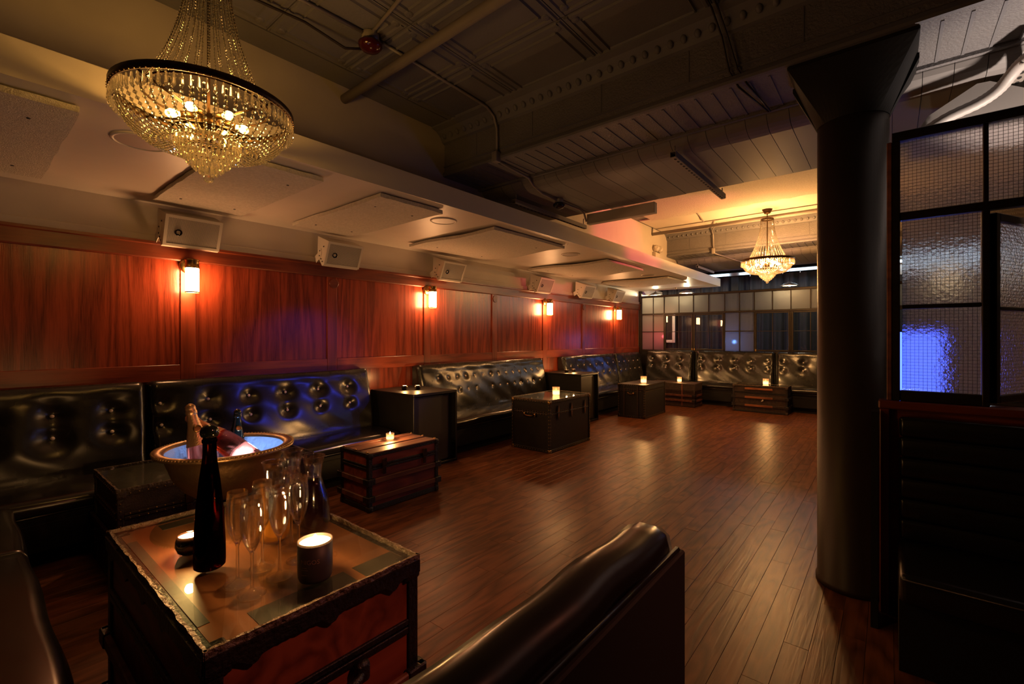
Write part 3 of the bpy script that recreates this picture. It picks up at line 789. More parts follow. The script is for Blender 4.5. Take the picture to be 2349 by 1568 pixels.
# ------------------------------------------------------------------ trunks used as tables
nailm = MB().lathe([(0.006, 0), (0.005, 0.003), (0, 0.0045)], 6, cap0=False).mesh('nail', 'brass')
def trunk(loc, sx, sy, h, label, skin='red_leather', skin_x=None, bind='binding', lid=0.12, slats=(), slat_mat='slat', slat_h=0.042,
          cap='binding', straps=(), latches=(), latch_side='x', glass=False, nails=False, handle=None, corners='brass_dark', corner_r=0.045,
          bw=0.035, top_mat=None, name='steamer_trunk', bands=True, top_slats=0, patch=None):
    """box of size sx, sy, h standing on loc (its -x -y corner is at loc)"""
    t = thing(name, label, 'trunk', (loc[0] + sx / 2, loc[1] + sy / 2, 0), group='old trunks used as tables')
    X, Y = sx / 2, sy / 2
    i = 0.012
    hb = h - (0.012 if glass else 0)
    MB().rbox(-X + i, X - i, -Y + i, Y - i, 0.012, hb - lid - 0.002, 0.004).build('body', skin, t)
    MB().rbox(-X + i, X - i, -Y + i, Y - i, hb - lid + 0.002, hb - 0.006, 0.004).build('lid', skin_x or skin, t)
    # edge bindings
    for ax in (-1, 1):
        for ay in (-1, 1):
            x0, x1 = (X - bw, X - 0.004) if ax > 0 else (-X + 0.004, -X + bw)
            y0, y1 = (Y - bw, Y - 0.004) if ay > 0 else (-Y + 0.004, -Y + bw)
            MB().rbox(x0, x1, y0, y1, 0.004, hb - 0.002, 0.003).build('edge_binding', bind, t)
    def ring(z0, z1, nm, mat, proud=0.004):
        MB().rbox(-X + bw, X - bw, -Y + proud, -Y + 0.03, z0, z1, 0.002).build(nm, mat, t)
        MB().rbox(-X + bw, X - bw, Y - 0.03, Y - proud, z0, z1, 0.002).build(nm, mat, t)
        MB().rbox(-X + proud, -X + 0.03, -Y + bw, Y - bw, z0, z1, 0.002).build(nm, mat, t)
        MB().rbox(X - 0.03, X - proud, -Y + bw, Y - bw, z0, z1, 0.002).build(nm, mat, t)
    ring(0.004, 0.004 + bw, 'edge_binding', bind)
    ring(hb - bw * 0.8, hb - 0.002, 'edge_binding', bind)
    if bands:
        ring(hb - lid - bw * 0.55, hb - lid - 0.003, 'rim_band', bind, 0.003); ring(hb - lid + 0.003, hb - lid + bw * 0.5, 'rim_band', bind, 0.003)
    # corner caps
    cr = corner_r
    if corners:
        for ax in (-1, 1):
            for ay in (-1, 1):
                for (z0, z1) in ((0.0, cr), (hb - cr, hb + 0.001)):
                    x0, x1 = (X - cr, X + 0.001) if ax > 0 else (-X - 0.001, -X + cr)
                    y0, y1 = (Y - cr, Y + 0.001) if ay > 0 else (-Y - 0.001, -Y + cr)
                    MB().rbox(x0, x1, y0, y1, z0, z1, 0.008, 2).build('corner_cap', corners, t)
    # slats round the sides, each with clamped ends
    for z in slats:
        z0, z1 = z - slat_h / 2, z + slat_h / 2
        for sgn in (-1, 1):
            a, b_ = (Y - 0.006, Y + 0.014) if sgn > 0 else (-Y - 0.014, -Y + 0.006)
            s_ = MB().rbox(-X - 0.004, X + 0.004, a, b_, z0, z1, 0.004).build('slat', slat_mat, t)
            for q in (-X + 0.02, X - 0.02):
                MB().rbox(q - 0.035, q + 0.035, a - 0.004, b_ + 0.004, z0 - 0.004, z1 + 0.004, 0.004).build('slat_clamp', cap, s_)
            a, b_ = (X - 0.006, X + 0.014) if sgn > 0 else (-X - 0.014, -X + 0.006)
            s_ = MB().rbox(a, b_, -Y - 0.004, Y + 0.004, z0, z1, 0.004).build('slat', slat_mat, t)
            for q in (-Y + 0.02, Y - 0.02):
                MB().rbox(a - 0.004, b_ + 0.004, q - 0.035, q + 0.035, z0 - 0.004, z1 + 0.004, 0.004).build('slat_clamp', cap, s_)
    # slats lying along the top
    for k in range(top_slats):
        q = -X + sx * (k + 0.5) / top_slats
        MB().rbox(q - sx / top_slats * 0.46, q + sx / top_slats * 0.46, -Y + 0.02, Y - 0.02, hb - 0.010, hb + 0.004 - 0.006 * (k % 2), 0.003).build('top_board', 'slat', t)
        for yy in (-Y + 0.015, Y - 0.015):
            if k % 2 == 0: MB().ball((q, yy, hb + 0.004), 0.011, 8, 5, 0.7).build('top_rivet', 'brass', t)
    # vertical straps on the ends facing the camera
    for (side, p, wd, mt) in straps:
        if side == 'y': MB().rbox(p - wd / 2, p + wd / 2, -Y - 0.002, -Y + 0.02, 0.02, hb - 0.01, 0.002).build('strap', mt, t)
        else: MB().rbox(X - 0.02, X + 0.002, p - wd / 2, p + wd / 2, 0.02, hb - 0.01, 0.002).build('strap', mt, t)
    for p in latches:
        if latch_side == 'x':
            l_ = MB().rbox(X - 0.004, X + 0.010, p - 0.022, p + 0.022, hb - lid - 0.005, hb - lid + 0.06, 0.004).build('latch', 'brass_dark', t)
            MB().rbox(X - 0.004, X + 0.008, p - 0.016, p + 0.016, hb - lid - 0.07, hb - lid - 0.008, 0.004).build('hasp', 'brass_dark', l_)
        elif latch_side == 'spear':
            l_ = MB().ext([(p - 0.018, hb - lid + 0.005), (p + 0.020, hb - lid + 0.005), (p + 0.006, hb - lid + 0.085), (p - 0.004, hb - lid + 0.085)], X - 0.006, X + 0.006, axis=0).build('latch', 'chrome', t)
            MB().ext([(p - 0.014, hb - lid - 0.01), (p + 0.014, hb - lid - 0.01), (p + 0.003, hb - lid - 0.09), (p - 0.003, hb - lid - 0.09)], X - 0.006, X + 0.006, axis=0).build('hasp', 'chrome', l_)
        else:
            l_ = MB().rbox(p - 0.03, p + 0.03, -Y - 0.012, -Y + 0.004, hb - lid - 0.06, hb - lid + 0.05, 0.006, 2).build('latch', 'brass_dark', t)
            MB().lathe([(0.022, 0), (0.020, 0.010), (0, 0.014)], 14, (p, -Y - 0.012, hb - lid + 0.015), M4=Matrix.Rotation(R(90), 4, 'X')).build('hasp', 'brass_dark', l_)
    if handle:
        side, z, hl, mt = handle
        hd = MB()
        pts = []
        for k in range(9):
            a = -1 + 2 * k / 8
            pts.append((a * hl / 2, 0.012 + 0.022 * (1 - a ** 4), -0.012 * (1 - a * a)))
        if side == 'x': pth = [(X + p[1], p[0], z + p[2]) for p in pts]
        else: pth = [(p[0], -Y - p[1], z + p[2]) for p in pts]
        hd.tube(pth, [0.010 + 0.008 * (1 - (2 * k / 8 - 1) ** 2) for k in range(9)], 8)
        ho = hd.build('handle', mt, t)
        for q in (-hl / 2, hl / 2):
            if side == 'x': MB().rbox(X - 0.004, X + 0.026, q - 0.022, q + 0.022, z - 0.030, z + 0.030, 0.012, 2).build('handle_loop', 'binding' if mt != 'brass_dark' else 'brass', ho)
            else: MB().rbox(q - 0.016, q + 0.016, -Y - 0.020, -Y + 0.004, z - 0.020, z + 0.020, 0.008, 2).build('handle_loop', 'brass', ho)
    if nails:
        nb = MB()
        def nail(x, y, z, ax):
            Mx = Matrix.Rotation(R(90), 4, 'Y') if ax == 'x' else Matrix.Rotation(R(90), 4, 'X')
            nb.lathe([(0.0055, 0), (0.0045, 0.0025), (0, 0.004)], 6, (x, y, z), M4=Mx, cap0=False)
        zz = 0.06
        while zz < hb - 0.06:
            for q in (-1, 1):
                nail(X - 0.004, q * (Y - bw * 0.5), zz, 'x'); nail(q * (X - bw * 0.5), -Y + 0.004, zz, 'y')
            zz += 0.042
        for z_ in (0.02, hb - 0.016, hb - lid + 0.012, hb - lid - 0.014):
            q = -Y + 0.06
            while q < Y - 0.05: nail(X - 0.004, q, z_, 'x'); q += 0.04
            q = -X + 0.06
            while q < X - 0.05: nail(q, -Y + 0.004, z_, 'y'); q += 0.04
        stuff(nb.build('nail_heads', 'brass', t))
    if glass:
        MB().box(-X + 0.03, X - 0.03, -Y + 0.03, Y - 0.03, hb - 0.006, hb - 0.003).build('top_panel', top_mat or skin, t)
        MB().rbox(-X + 0.006, X - 0.006, -Y + 0.006, Y - 0.006, hb + 0.001, h, 0.002).build('glass_top', 'top_glass', t)
        # the worn, chipped edge round the glass
        n = 46
        for (a0, a1, fixed, ax) in ((-X, X, -Y, 'x'), (-X, X, Y, 'x'), (-Y, Y, -X, 'y'), (-Y, Y, X, 'y')):
            sg = -1 if fixed > 0 else 1
            p1 = [(a0 + (a1 - a0) * k / n, fixed + sg * random.uniform(0.0, 0.005)) for k in range(n + 1)]
            p2 = [(a1 - (a1 - a0) * k / n, fixed + sg * random.uniform(0.007, 0.014)) for k in range(n + 1)]
            pl = p1 + p2
            if ax == 'y': pl = [(b_, a_) for (a_, b_) in pl]
            MB().ext(pl, hb - 0.006, h + 0.0015, axis=2).build('worn_edge', 'top_edge', t)
    return t

# 1 the large one in front
T1 = trunk((-2.18, 0.352), 1.01, 0.605, 0.70, 'large red-brown trunk in the foreground holding glasses and bottles', skin='red_leather', skin_x='red_leather_x',
           lid=0.20, slats=(0.33, 0.13), slat_mat='slat', glass=True, top_mat='table_wood', handle=('x', 0.45, 0.17, 'binding'), bw=0.042, corner_r=0.06, corners='binding')
# scalloped rim trim on the two sides in view
for side in ('x', 'y'):
    pts = []; n = 60; L = 0.60 if side == 'x' else 1.0
    for k in range(n + 1):
        u = -L / 2 + L * k / n
        ph = (k / n * (3 if side == 'x' else 5)) % 1.0
        sc_ = 0.022 * math.exp(-((ph - 0.5) / 0.10) ** 2)
        pts.append((u, 0.648 - sc_ - random.uniform(0, 0.004)))
    pl = [(-L / 2, 0.684), (L / 2, 0.684)] + pts[::-1]
    if side == 'x': MB().ext(pl, 0.499, 0.509, axis=0).build('scalloped_trim', 'binding', T1)
    else: MB().ext(pl, -0.307, -0.297, axis=1).build('scalloped_trim', 'binding', T1)
for (x0, x1, y0, y1) in ((0.39, 0.47, -0.17, 0.10), (0.39, 0.47, 0.13, 0.27), (-0.46, -0.40, -0.16, 0.26), (-0.36, 0.36, -0.272, -0.245)):
    MB().box(x0, x1, y0, y1, 0.685, 0.6862).build('inlay_strip', 'table_strip', T1)
# 2 dark one at the left, behind it
trunk((-3.90, 0.568), 0.64, 1.115, 0.56, 'dark trunk with glass top behind the foreground trunk, by the wall bench', skin='trunk_brown', lid=0.14, slats=(0.27,),
      slat_mat='slat_dark', glass=True, top_mat='table_strip', latches=(-0.22, 0.25), latch_side='x', nails=True, corners='binding_brown', bind='binding_brown')
# 3 red one by the wall
trunk((-3.61, 2.09), 0.425, 0.735, 0.468, 'small red trunk with slats and a candle, beside the near side table', skin='red_leather', lid=0.115, slats=(0.245, 0.105), slat_mat='slat',
      latches=(-0.22, 0.20), top_slats=5, corners='binding', bw=0.04)
# 4 tall black one
trunk((-3.735, 4.53), 0.60, 0.965, 0.637, 'tall black studded trunk with brass corners in the middle of the row', skin='trunk_black', lid=0.15, latches=(-0.30, 0.0, 0.33), latch_side='spear',
      nails=True, corners='brass', corner_r=0.04, handle=('y', 0.44, 0.16, 'brass_dark'), glass=True, top_mat='trunk_black', bands=False)
# 5 black one beyond
trunk((-3.715, 7.46), 0.505, 0.93, 0.578, 'black trunk with brown straps near the far corner', skin='trunk_black', lid=0.10, straps=(('y', -0.13, 0.03, 'slat_dark'), ('y', 0.12, 0.03, 'slat_dark')),
      handle=('y', 0.42, 0.10, 'brass_dark'), corners='brass_dark', nails=True)
# 6 brown one in the corner
trunk((-3.91, 9.28), 0.945, 0.47, 0.468, 'reddish slatted trunk in the far corner behind the black trunk', skin='trunk_brown', lid=0.14, slats=(0.225, 0.125), slat_mat='slat',
      straps=(('y', 0.22, 0.03, 'slat'),), corners='binding_brown', bind='binding_brown')
# 7 far one before the back bench
T7 = trunk((-2.31, 9.41), 0.915, 0.38, 0.505, 'dark glass-topped trunk in front of the back banquettes', skin='trunk_brown', lid=0.13, slats=(0.28, 0.13), slat_mat='slat_dark', glass=True, top_mat='table_strip', corners='binding_brown')
for z in (0.44, 0.28, 0.13):
    MB().rbox(-0.24, 0.22, -0.212, -0.195, z - 0.019, z + 0.019, 0.003).build('bare_slat', 'slat_orange', T7)
MB().ext([(0.03, 0.21), (0.065, 0.225), (0.075, 0.245), (0.055, 0.255), (0.04, 0.235)], -0.206, -0.185, axis=1).build('paper_scrap', 'white_metal', T7)

# ------------------------------------------------------------------ black speaker cabinets used as side tables
def side_table(y0, y1, label):
    x0, x1, h = XW + 0.10, -3.80, 0.80
    t = thing('speaker_cabinet', label, 'side table', ((x0 + x1) / 2, (y0 + y1) / 2, 0), group='black speaker cabinets between the banquettes')
    X, Y = (x1 - x0) / 2, (y1 - y0) / 2
    MB().rbox(-X, X, -Y, Y, h - 0.028, h, 0.004).build('top', 'black', t)
    MB().rbox(-X, X, -Y, -Y + 0.024, 0, h - 0.028, 0.003).build('side_panel', 'black', t)
    MB().rbox(-X, X, Y - 0.024, Y, 0, h - 0.028, 0.003).build('side_panel', 'black', t)
    MB().rbox(-X, X, -Y + 0.024, Y - 0.024, 0, 0.03, 0.003).build('bottom', 'black', t)
    MB().box(-X, X - 0.06, -Y + 0.024, Y - 0.024, 0.03, h - 0.028).build('back_box', 'black_matte', t)
    MB().box(X - 0.058, X - 0.050, -Y + 0.035, Y - 0.095, 0.04, h - 0.045).build('grille', 'grille_black', t)
    MB().box(X - 0.058, X - 0.048, Y - 0.095, Y - 0.085, 0.03, h - 0.03).build('grille_trim', 'black', t)
    MB().box(X - 0.051, X - 0.046, -Y + 0.035, Y - 0.095, h - 0.062, h - 0.045).build('grille_trim', 'black', t)
side_table(3.025, 3.645, 'black mesh-fronted side table nearest the camera, between two banquettes')
side_table(6.36, 6.93, 'far black mesh-fronted side table, behind the tall black trunk')

# ------------------------------------------------------------------ candles
def tea_light(x, y, z, label, lit=0.35):
    t = thing('tea_light', label, 'candle', (x, y, z), group='tea lights in small cups on the side tables')
    MB().lathe([(0.024, 0), (0.032, 0.008), (0.036, 0.03), (0.033, 0.05), (0.031, 0.05), (0.032, 0.03), (0.026, 0.014)], 20, cap1=False).build('cup', 'ball_cup', t)
    MB().lathe([(0.0, 0.046), (0.030, 0.046)], 20, cap0=False, cap1=False).build('wax', 'wax', t)
    point('tea_light_glow', t, (0, 0, 0.085), L_CANDLE * lit, CANDLE, 0.012)
tea_light(-4.24, 3.25, 0.80, 'left tea light on the near side table')
tea_light(-4.15, 3.36, 0.80, 'right tea light on the near side table')
tea_light(-4.18, 6.53, 0.80, 'left tea light on the far side table')
tea_light(-4.18, 6.75, 0.80, 'right tea light on the far side table')

flame_m = MB().lathe([(0.0, 0.0), (0.005, 0.006), (0.0065, 0.012), (0.004, 0.022), (0.0, 0.032)], 10, cap0=False, cap1=False).mesh('flame', 'flame')
def votive(x, y, z, r, h, label, lit=1.0, tall=True):
    t = thing('votive_candle', label, 'candle', (x, y, z), group='votive candles on the trunks')
    MB().lathe([(r * 0.88, 0.0), (r * 0.95, 0.004), (r, h), (r * 0.94, h), (r * 0.86, 0.006), (0.0, 0.006)], 24, cap1=False).build('glass', 'votive', t)
    MB().lathe([(r * 0.84, 0.007), (r * 0.86, h * 0.5), (0.0, h * 0.5)], 20, cap1=False).build('wax', 'wax', t)
    put(flame_m, 'flame', t, (0, 0, h * 0.52), scale=(1.3, 1.3, 1.3))
    point('candle_glow', t, (0, 0, h + 0.03), L_CANDLE * lit, CANDLE, 0.014)
votive(-3.50, 2.52, 0.472, 0.036, 0.055, 'small lit candle on the red trunk', 1.2)
votive(-3.39, 5.04, 0.637, 0.048, 0.105, 'lit candle on the tall black trunk', 1.3)
votive(-3.41, 7.87, 0.578, 0.052, 0.115, 'lit candle on the black trunk near the corner', 1.5)
votive(-3.38, 9.60, 0.468, 0.045, 0.10, 'lit candle on the corner trunk', 0.9)
votive(-1.80, 9.70, 0.505, 0.050, 0.11, 'lit candle on the trunk before the back banquettes', 1.4)

# ------------------------------------------------------------------ things on the foreground trunk
ZT = 0.7017
def flute_mesh():
    H_ = 0.262; stem = 0.118
    outer = [(0.036, 0.0), (0.0365, 0.0015), (0.030, 0.004), (0.012, 0.009), (0.0055, 0.016), (0.0042, 0.03), (0.0042, stem - 0.012), (0.0065, stem - 0.003),
             (0.014, stem + 0.010), (0.022, stem + 0.030), (0.0275, stem + 0.055), (0.0295, stem + 0.08), (0.0285, stem + 0.11), (0.0255, H_)]
    inner = [(0.0243, H_), (0.0272, stem + 0.11), (0.0282, stem + 0.08), (0.0262, stem + 0.055), (0.0205, stem + 0.030), (0.0125, stem + 0.012), (0.0, stem + 0.004)]
    return outer, inner
fo, fi = flute_mesh()
fm_bowl = MB().lathe(fo[7:] + fi, 28, cap0=True, cap1=False).mesh('bowl', 'glass')
fm_stem = MB().lathe(fo[:8], 20).mesh('stem', 'glass')
flutes = ((-1.425, 0.512, 'empty champagne flute left of the front one, next to the amber bottle'),
          (-1.339, 0.517, 'empty champagne flute standing nearest the camera'),
          (-1.470, 0.597, 'empty champagne flute in front of the orange juice carafe, second row left'),
          (-1.377, 0.607, 'empty champagne flute in the middle of the group'),
          (-1.535, 0.715, 'empty champagne flute at the back, between the carafes'),
          (-1.430, 0.688, 'empty champagne flute just behind the large lettered candle'))
for (x, y, l) in flutes:
    t = thing('champagne_flute', l, 'glass', (x, y, ZT), group='champagne flutes on the foreground trunk')
    put(fm_stem, 'stem', t); put(fm_bowl, 'bowl', t)

def carafe(x, y, liquid, fill, label):
    t = thing('carafe', label, 'carafe', (x, y, ZT), group='carafes on the foreground trunk')
    pr = [(0.040, 0.0), (0.048, 0.004), (0.055, 0.035), (0.056, 0.075), (0.048, 0.125), (0.034, 0.165), (0.0275, 0.190), (0.027, 0.205), (0.031, 0.235), (0.038, 0.268)]
    inn = [(r - 0.003, z + (0.005 if z < 0.01 else 0)) for r, z in pr][::-1]
    MB().lathe(pr + inn + [(0, 0.006)], 32, cap1=False).build('glass', 'glass', t)
    MB().lathe([(0.0375, 0.267), (0.0395, 0.2685), (0.0375, 0.270), (0.0355, 0.2685), (0.0375, 0.267)], 32, cap0=False, cap1=False).build('rim', 'glass', t)
    li = [(r - 0.0036, z + (0.006 if z < 0.01 else 0)) for r, z in pr if z <= fill]
    MB().lathe(li + [(0.0, li[-1][1])], 32).build('liquid', liquid, t)
carafe(-1.642, 0.705, 'juice', 0.185, 'carafe of orange juice behind the flutes')
carafe(-1.610, 0.830, 'juice_red', 0.190, 'carafe of dark red juice at the right of the group')
carafe(-1.755, 0.822, 'juice_red', 0.150, 'carafe farthest back, beside the champagne bowl')

# tall amber bottle with domed stopper
t = thing('tall_bottle', 'tall tapering amber glass bottle with dark stopper on the trunk', 'bottle', (-1.598, 0.497, ZT))
MB().lathe([(0.0, 0.004), (0.036, 0.0), (0.0415, 0.005), (0.0425, 0.02), (0.042, 0.07), (0.037, 0.17), (0.0285, 0.26), (0.0205, 0.32), (0.0185, 0.345), (0.018, 0.392), (0.0175, 0.395)], 32, cap1=False).build('glass', 'amber', t)
MB().lathe([(0.034, 0.012), (0.0375, 0.03), (0.037, 0.07), (0.032, 0.17), (0.0235, 0.26), (0.016, 0.31), (0.0, 0.31)], 28).build('liquid', 'amber', t)
MB().lathe([(0.0185, 0.376), (0.0205, 0.378), (0.0205, 0.386), (0.0185, 0.388)], 24, cap0=False, cap1=False).build('neck_ring', 'amber', t)
MB().lathe([(0.0185, 0.394), (0.0225, 0.396), (0.0255, 0.404), (0.0255, 0.412), (0.021, 0.424), (0.010, 0.431), (0.0, 0.432)], 24).build('stopper', 'dark_bottle', t)

# dark ball-shaped candle cup
t = thing('candle_cup', 'dark rounded candle cup half hidden by the amber bottle', 'candle', (-1.745, 0.487, ZT))
MB().lathe([(0.020, 0.0), (0.033, 0.010), (0.0405, 0.028), (0.039, 0.046), (0.0335, 0.061), (0.0315, 0.061), (0.037, 0.044), (0.034, 0.03), (0.0, 0.02)], 28, cap1=False).build('cup', 'ball_cup', t)
MB().lathe([(0.0, 0.055), (0.0335, 0.055)], 28, cap0=False, cap1=False).build('wax', 'wax', t)
point('candle_glow', t, (0, 0, 0.11), L_CANDLE * 0.8, CANDLE, 0.014)

# large candle in a lettered ceramic cup
t = thing('large_candle', 'large lit candle in a dark lettered cup at the front of the trunk', 'candle', (-1.287, 0.668, ZT))
RC, HC = 0.0475, 0.112
MB().lathe([(0.036, 0.0), (0.043, 0.003), (0.0465, 0.012), (RC, 0.03), (RC, HC), (RC - 0.004, HC), (RC - 0.004, 0.012), (0, 0.01)], 40, cap1=False).build('cup', 'tin_cup', t)
MB().lathe([(0.0, HC - 0.008), (RC - 0.0045, HC - 0.008)], 40, cap0=False, cap1=False).build('wax', 'wax', t)
put(flame_m, 'flame', t, (0.0, 0.0, HC - 0.008), scale=(1.5, 1.5, 0.75))
point('candle_glow', t, (0, 0, HC + 0.075), L_CANDLE * 0.85, CANDLE, 0.018)
def wrap_text(body, size, zc, a0, parent, mat, r):
    cu = bpy.data.curves.new('txt', 'FONT'); cu.body = body; cu.size = size; cu.extrude = 0.0; cu.resolution_u = 3
    cu.align_x = 'LEFT'; cu.align_y = 'CENTER'
    o = bpy.data.objects.new('txt', cu); COL.objects.link(o)
    bpy.context.view_layer.update()
    dg = bpy.context.evaluated_depsgraph_get()
    me = bpy.data.meshes.new_from_object(o.evaluated_get(dg))
    bpy.data.objects.remove(o)
    for v in me.vertices:
        a = a0 + v.co.x / r
        z = zc + v.co.y
        v.co = (r * math.cos(a), r * math.sin(a), z)
    me.materials.clear(); me.materials.append(M[mat])
    return put(me, 'lettering', parent)
aim = math.atan2(-0.668, 1.287)
wrap_text('MIGOS', 0.0175, 0.066, aim - 0.86, t, 'print', RC + 0.0006)
for (z, w_, o_) in ((0.050, 0.30, -0.62), (0.044, 0.42, -0.62), (0.030, 0.36, -0.66)):
    b_ = MB(); n = 8
    vs = [((RC + 0.0006) * math.cos(aim + o_ - w_ / 2 + w_ * k / n), (RC + 0.0006) * math.sin(aim + o_ - w_ / 2 + w_ * k / n), z + dz) for dz in (0, 0.0012) for k in range(n + 1)]
    b_._add(vs, [(k, k + 1, n + 2 + k, n + 1 + k) for k in range(n)])
    b_.build('fine_print_line', 'print', t)

# ------------------------------------------------------------------ champagne bowl on its stand
BX, BY, BZ = -2.45, 0.834, 0.645
t = thing('bowl_stand', 'dark stand carrying the champagne bowl behind the foreground trunk', 'stand', (BX, BY, 0))
MB().lathe([(0.17, 0), (0.17, 0.012), (0.05, 0.03), (0.022, 0.06), (0.020, 0.56), (0.06, 0.60), (0.115, 0.625), (0.115, 0.643), (0.0, 0.643)], 32).build('pedestal', 'black_matte', t)
t = thing('champagne_bowl', 'wide hammered bronze champagne bowl lit blue inside', 'bowl', (BX, BY, BZ))
MB().lathe([(0.085, 0.0), (0.12, 0.012), (0.175, 0.055), (0.215, 0.115), (0.238, 0.18), (0.245, 0.222), (0.268, 0.228), (0.286, 0.222)], 56, cap1=False).build('body', 'bowl', t)
MB().lathe([(0.286, 0.222), (0.290, 0.230), (0.284, 0.238), (0.262, 0.240), (0.246, 0.234), (0.241, 0.225)], 56, cap0=False, cap1=False).build('rim', 'bowl', t)
bd = MB()
for k in range(110):
    a = 2 * PI * k / 110; bd.ico((0.286 * math.cos(a), 0.286 * math.sin(a), 0.236), 0.0055, 1)
stuff(bd.build('beaded_edge', 'bowl', t))
MB().lathe([(0.241, 0.226), (0.234, 0.18), (0.210, 0.115), (0.170, 0.06), (0.115, 0.02), (0.0, 0.012)], 56, cap0=False, cap1=False).build('lining', 'bowl_in', t)
led_t = thing('ice_light', 'small blue-white light among the ice in the bowl', 'light', (BX - 0.03, BY + 0.09, BZ + 0.055))
MB().lathe([(0.022, 0), (0.024, 0.010), (0.018, 0.020), (0, 0.023)], 16).build('lens', 'led', led_t)
point('ice_glow', led_t, (0, 0, 0.12), 2.2, (0.26, 0.46, 1.0), 0.03)
placed = []
icem = [MB().rbox(-0.019, 0.019, -0.017, 0.017, -0.016, 0.016, 0.006, 2).mesh('ice_cube', 'ice') for _ in range(1)][0]
for k in range(220):
    a = random.uniform(0, 2 * PI); rr = 0.19 * math.sqrt(random.random())
    z_ = BZ + 0.150 + random.uniform(-0.012, 0.018)
    px_, py_ = BX + rr * math.cos(a), BY + rr * math.sin(a)
    if min(math.hypot(px_ + 2.42, py_ - 0.72), math.hypot(px_ + 2.60, py_ - 0.92), math.hypot(px_ + 2.38, py_ - 0.89) - 0.02, math.hypot(px_ + 2.48, py_ - 0.81)) < 0.078: continue
    if any(math.hypot(px_ - u_, py_ - w_) < 0.045 for (u_, w_) in placed): continue
    placed.append((px_, py_))
    o = put(icem, 'ice_cube', None, (BX + rr * math.cos(a), BY + rr * math.sin(a), z_), (random.uniform(0, 3), random.uniform(0, 3), random.uniform(0, 3)))
    tag(o, 'clear ice cube heaped in the champagne bowl', 'ice cube', 'ice cubes in the champagne bowl')

def champagne(loc, tilt_dir, tilt, label, glass='bottle_clear', liquid='rose', foil='foil', foil_len=0.115, k=1.0):
    d = Vector((math.cos(tilt_dir) * math.sin(tilt), math.sin(tilt_dir) * math.sin(tilt), math.cos(tilt)))
    q = Vector((0, 0, 1)).rotation_difference(d)
    t = thing('champagne_bottle', label, 'bottle', loc, group='champagne bottles in the bowl'); t.rotation_mode = 'QUATERNION'; t.rotation_quaternion = q; t.scale = (k, k, k)
    pr = [(0.0, 0.006), (0.036, 0.0), (0.043, 0.006), (0.044, 0.03), (0.044, 0.13), (0.041, 0.165), (0.032, 0.205), (0.021, 0.245), (0.0165, 0.275), (0.0150, 0.300)]
    MB().lathe(pr, 32, cap1=True).build('glass', glass, t)
    MB().lathe([(0.036, 0.012), (0.0405, 0.03), (0.0405, 0.13), (0.0375, 0.163), (0.029, 0.20), (0.020, 0.235), (0.0, 0.235)], 28).build('wine', liquid, t)
    MB().lathe([(0.0, 0.0425), (0.0, 0.0425)], 3, cap0=False, cap1=False)
    z0 = 0.325 - foil_len
    def rad(z):
        for (r0, a0), (r1, a1) in zip(pr[1:-1], pr[2:]):
            if a0 <= z <= a1: return r0 + (r1 - r0) * (z - a0) / (a1 - a0)
        return 0.0155
    fp = [(rad(z0) + 0.0008, z0)] + [(rad(z0 + (0.296 - z0) * k / 5) + 0.0009, z0 + (0.296 - z0) * k / 5) for k in range(1, 6)]
    f_ = MB().lathe(fp, 28, cap0=False, cap1=False).build('foil', foil, t)
    MB().lathe([(0.0165, 0.288), (0.0185, 0.291), (0.0185, 0.303), (0.0165, 0.306), (0.0175, 0.310), (0.0165, 0.322), (0.009, 0.330), (0.0, 0.332)], 24, cap0=False).build('wire_cap', 'foil_gold' if foil == 'foil_gold' else foil, t)
    MB().lathe([(0.014, 0), (0.014, 0.001), (0.009, 0.0014), (0, 0.0012)], 18, (0.0, 0, 0), M4=Matrix.Rotation(R(90), 4, 'Y')).build('emblem', 'brass', f_, (rad(0.235) + 0.0015, 0, 0.235), (0, R(-18), 0))
    MB().ext([(-0.03, 0.05), (0.03, 0.05), (0.03, 0.115), (0.0, 0.125), (-0.03, 0.115)], 0, 0.0008, axis=1)
    return t
champagne((-2.40, 0.745, 0.70), R(39.4 + 180), R(13), 'rose champagne bottle with gold foil standing at the left of the bowl', foil='foil_gold', foil_len=0.15, k=1.22)
champagne((-2.33, 0.93, 0.79), R(39.4 + 180), R(56), 'rose champagne bottle lying diagonally across the bowl', foil='foil', foil_len=0.14, k=1.25)
champagne((-2.60, 0.92, 0.695), R(120), R(4), 'dark champagne bottle standing at the back of the bowl', glass='dark_bottle', liquid='dark_bottle', foil='dark_bottle')

# ------------------------------------------------------------------ chandeliers
RR = 0.350
def strand_mesh(pts, r, sub, mat):
    b = MB()
    for p in pts: b.ico(p, r * random.uniform(0.9, 1.1), sub)
    return b.mesh('bead_strand', mat)
def curve_pts(f, n): return [f(k / (n - 1)) for k in range(n)]
top_f = lambda t: (0.086 + 0.160 * t ** 1.9, 0, 0.575 - 0.575 * t + 0.02)
def bas_f(t):
    # hangs from the rim down and in to the lower ring
    r = 0.332 - 0.178 * t ** 1.5
    z = -0.055 - 0.150 * math.sin(min(1.0, t * 1.12) * PI / 2) ** 0.9 + 0.022 * max(0, t - 0.8) * 5
    return (r, 0, z)
top_m = strand_mesh(curve_pts(top_f, 40), 0.0054, 1, 'crystal')
bas_m = strand_mesh(curve_pts(bas_f, 14), 0.0083, 1, 'crystal')
wire_t = MB().tube(curve_pts(top_f, 12), 0.0012, 4).mesh('strand_wire', 'brass_dark')
wire_b = MB().tube(curve_pts(bas_f, 10), 0.0014, 4).mesh('strand_wire', 'brass_dark')
def prism_mesh(L, w):
    return MB().lathe([(0.0, 0.0), (w * 0.55, -0.006), (w, -L * 0.80), (0.0, -L)], 6, smooth=False, cap0=False, cap1=False).mesh('crystal_drop', 'crystal')
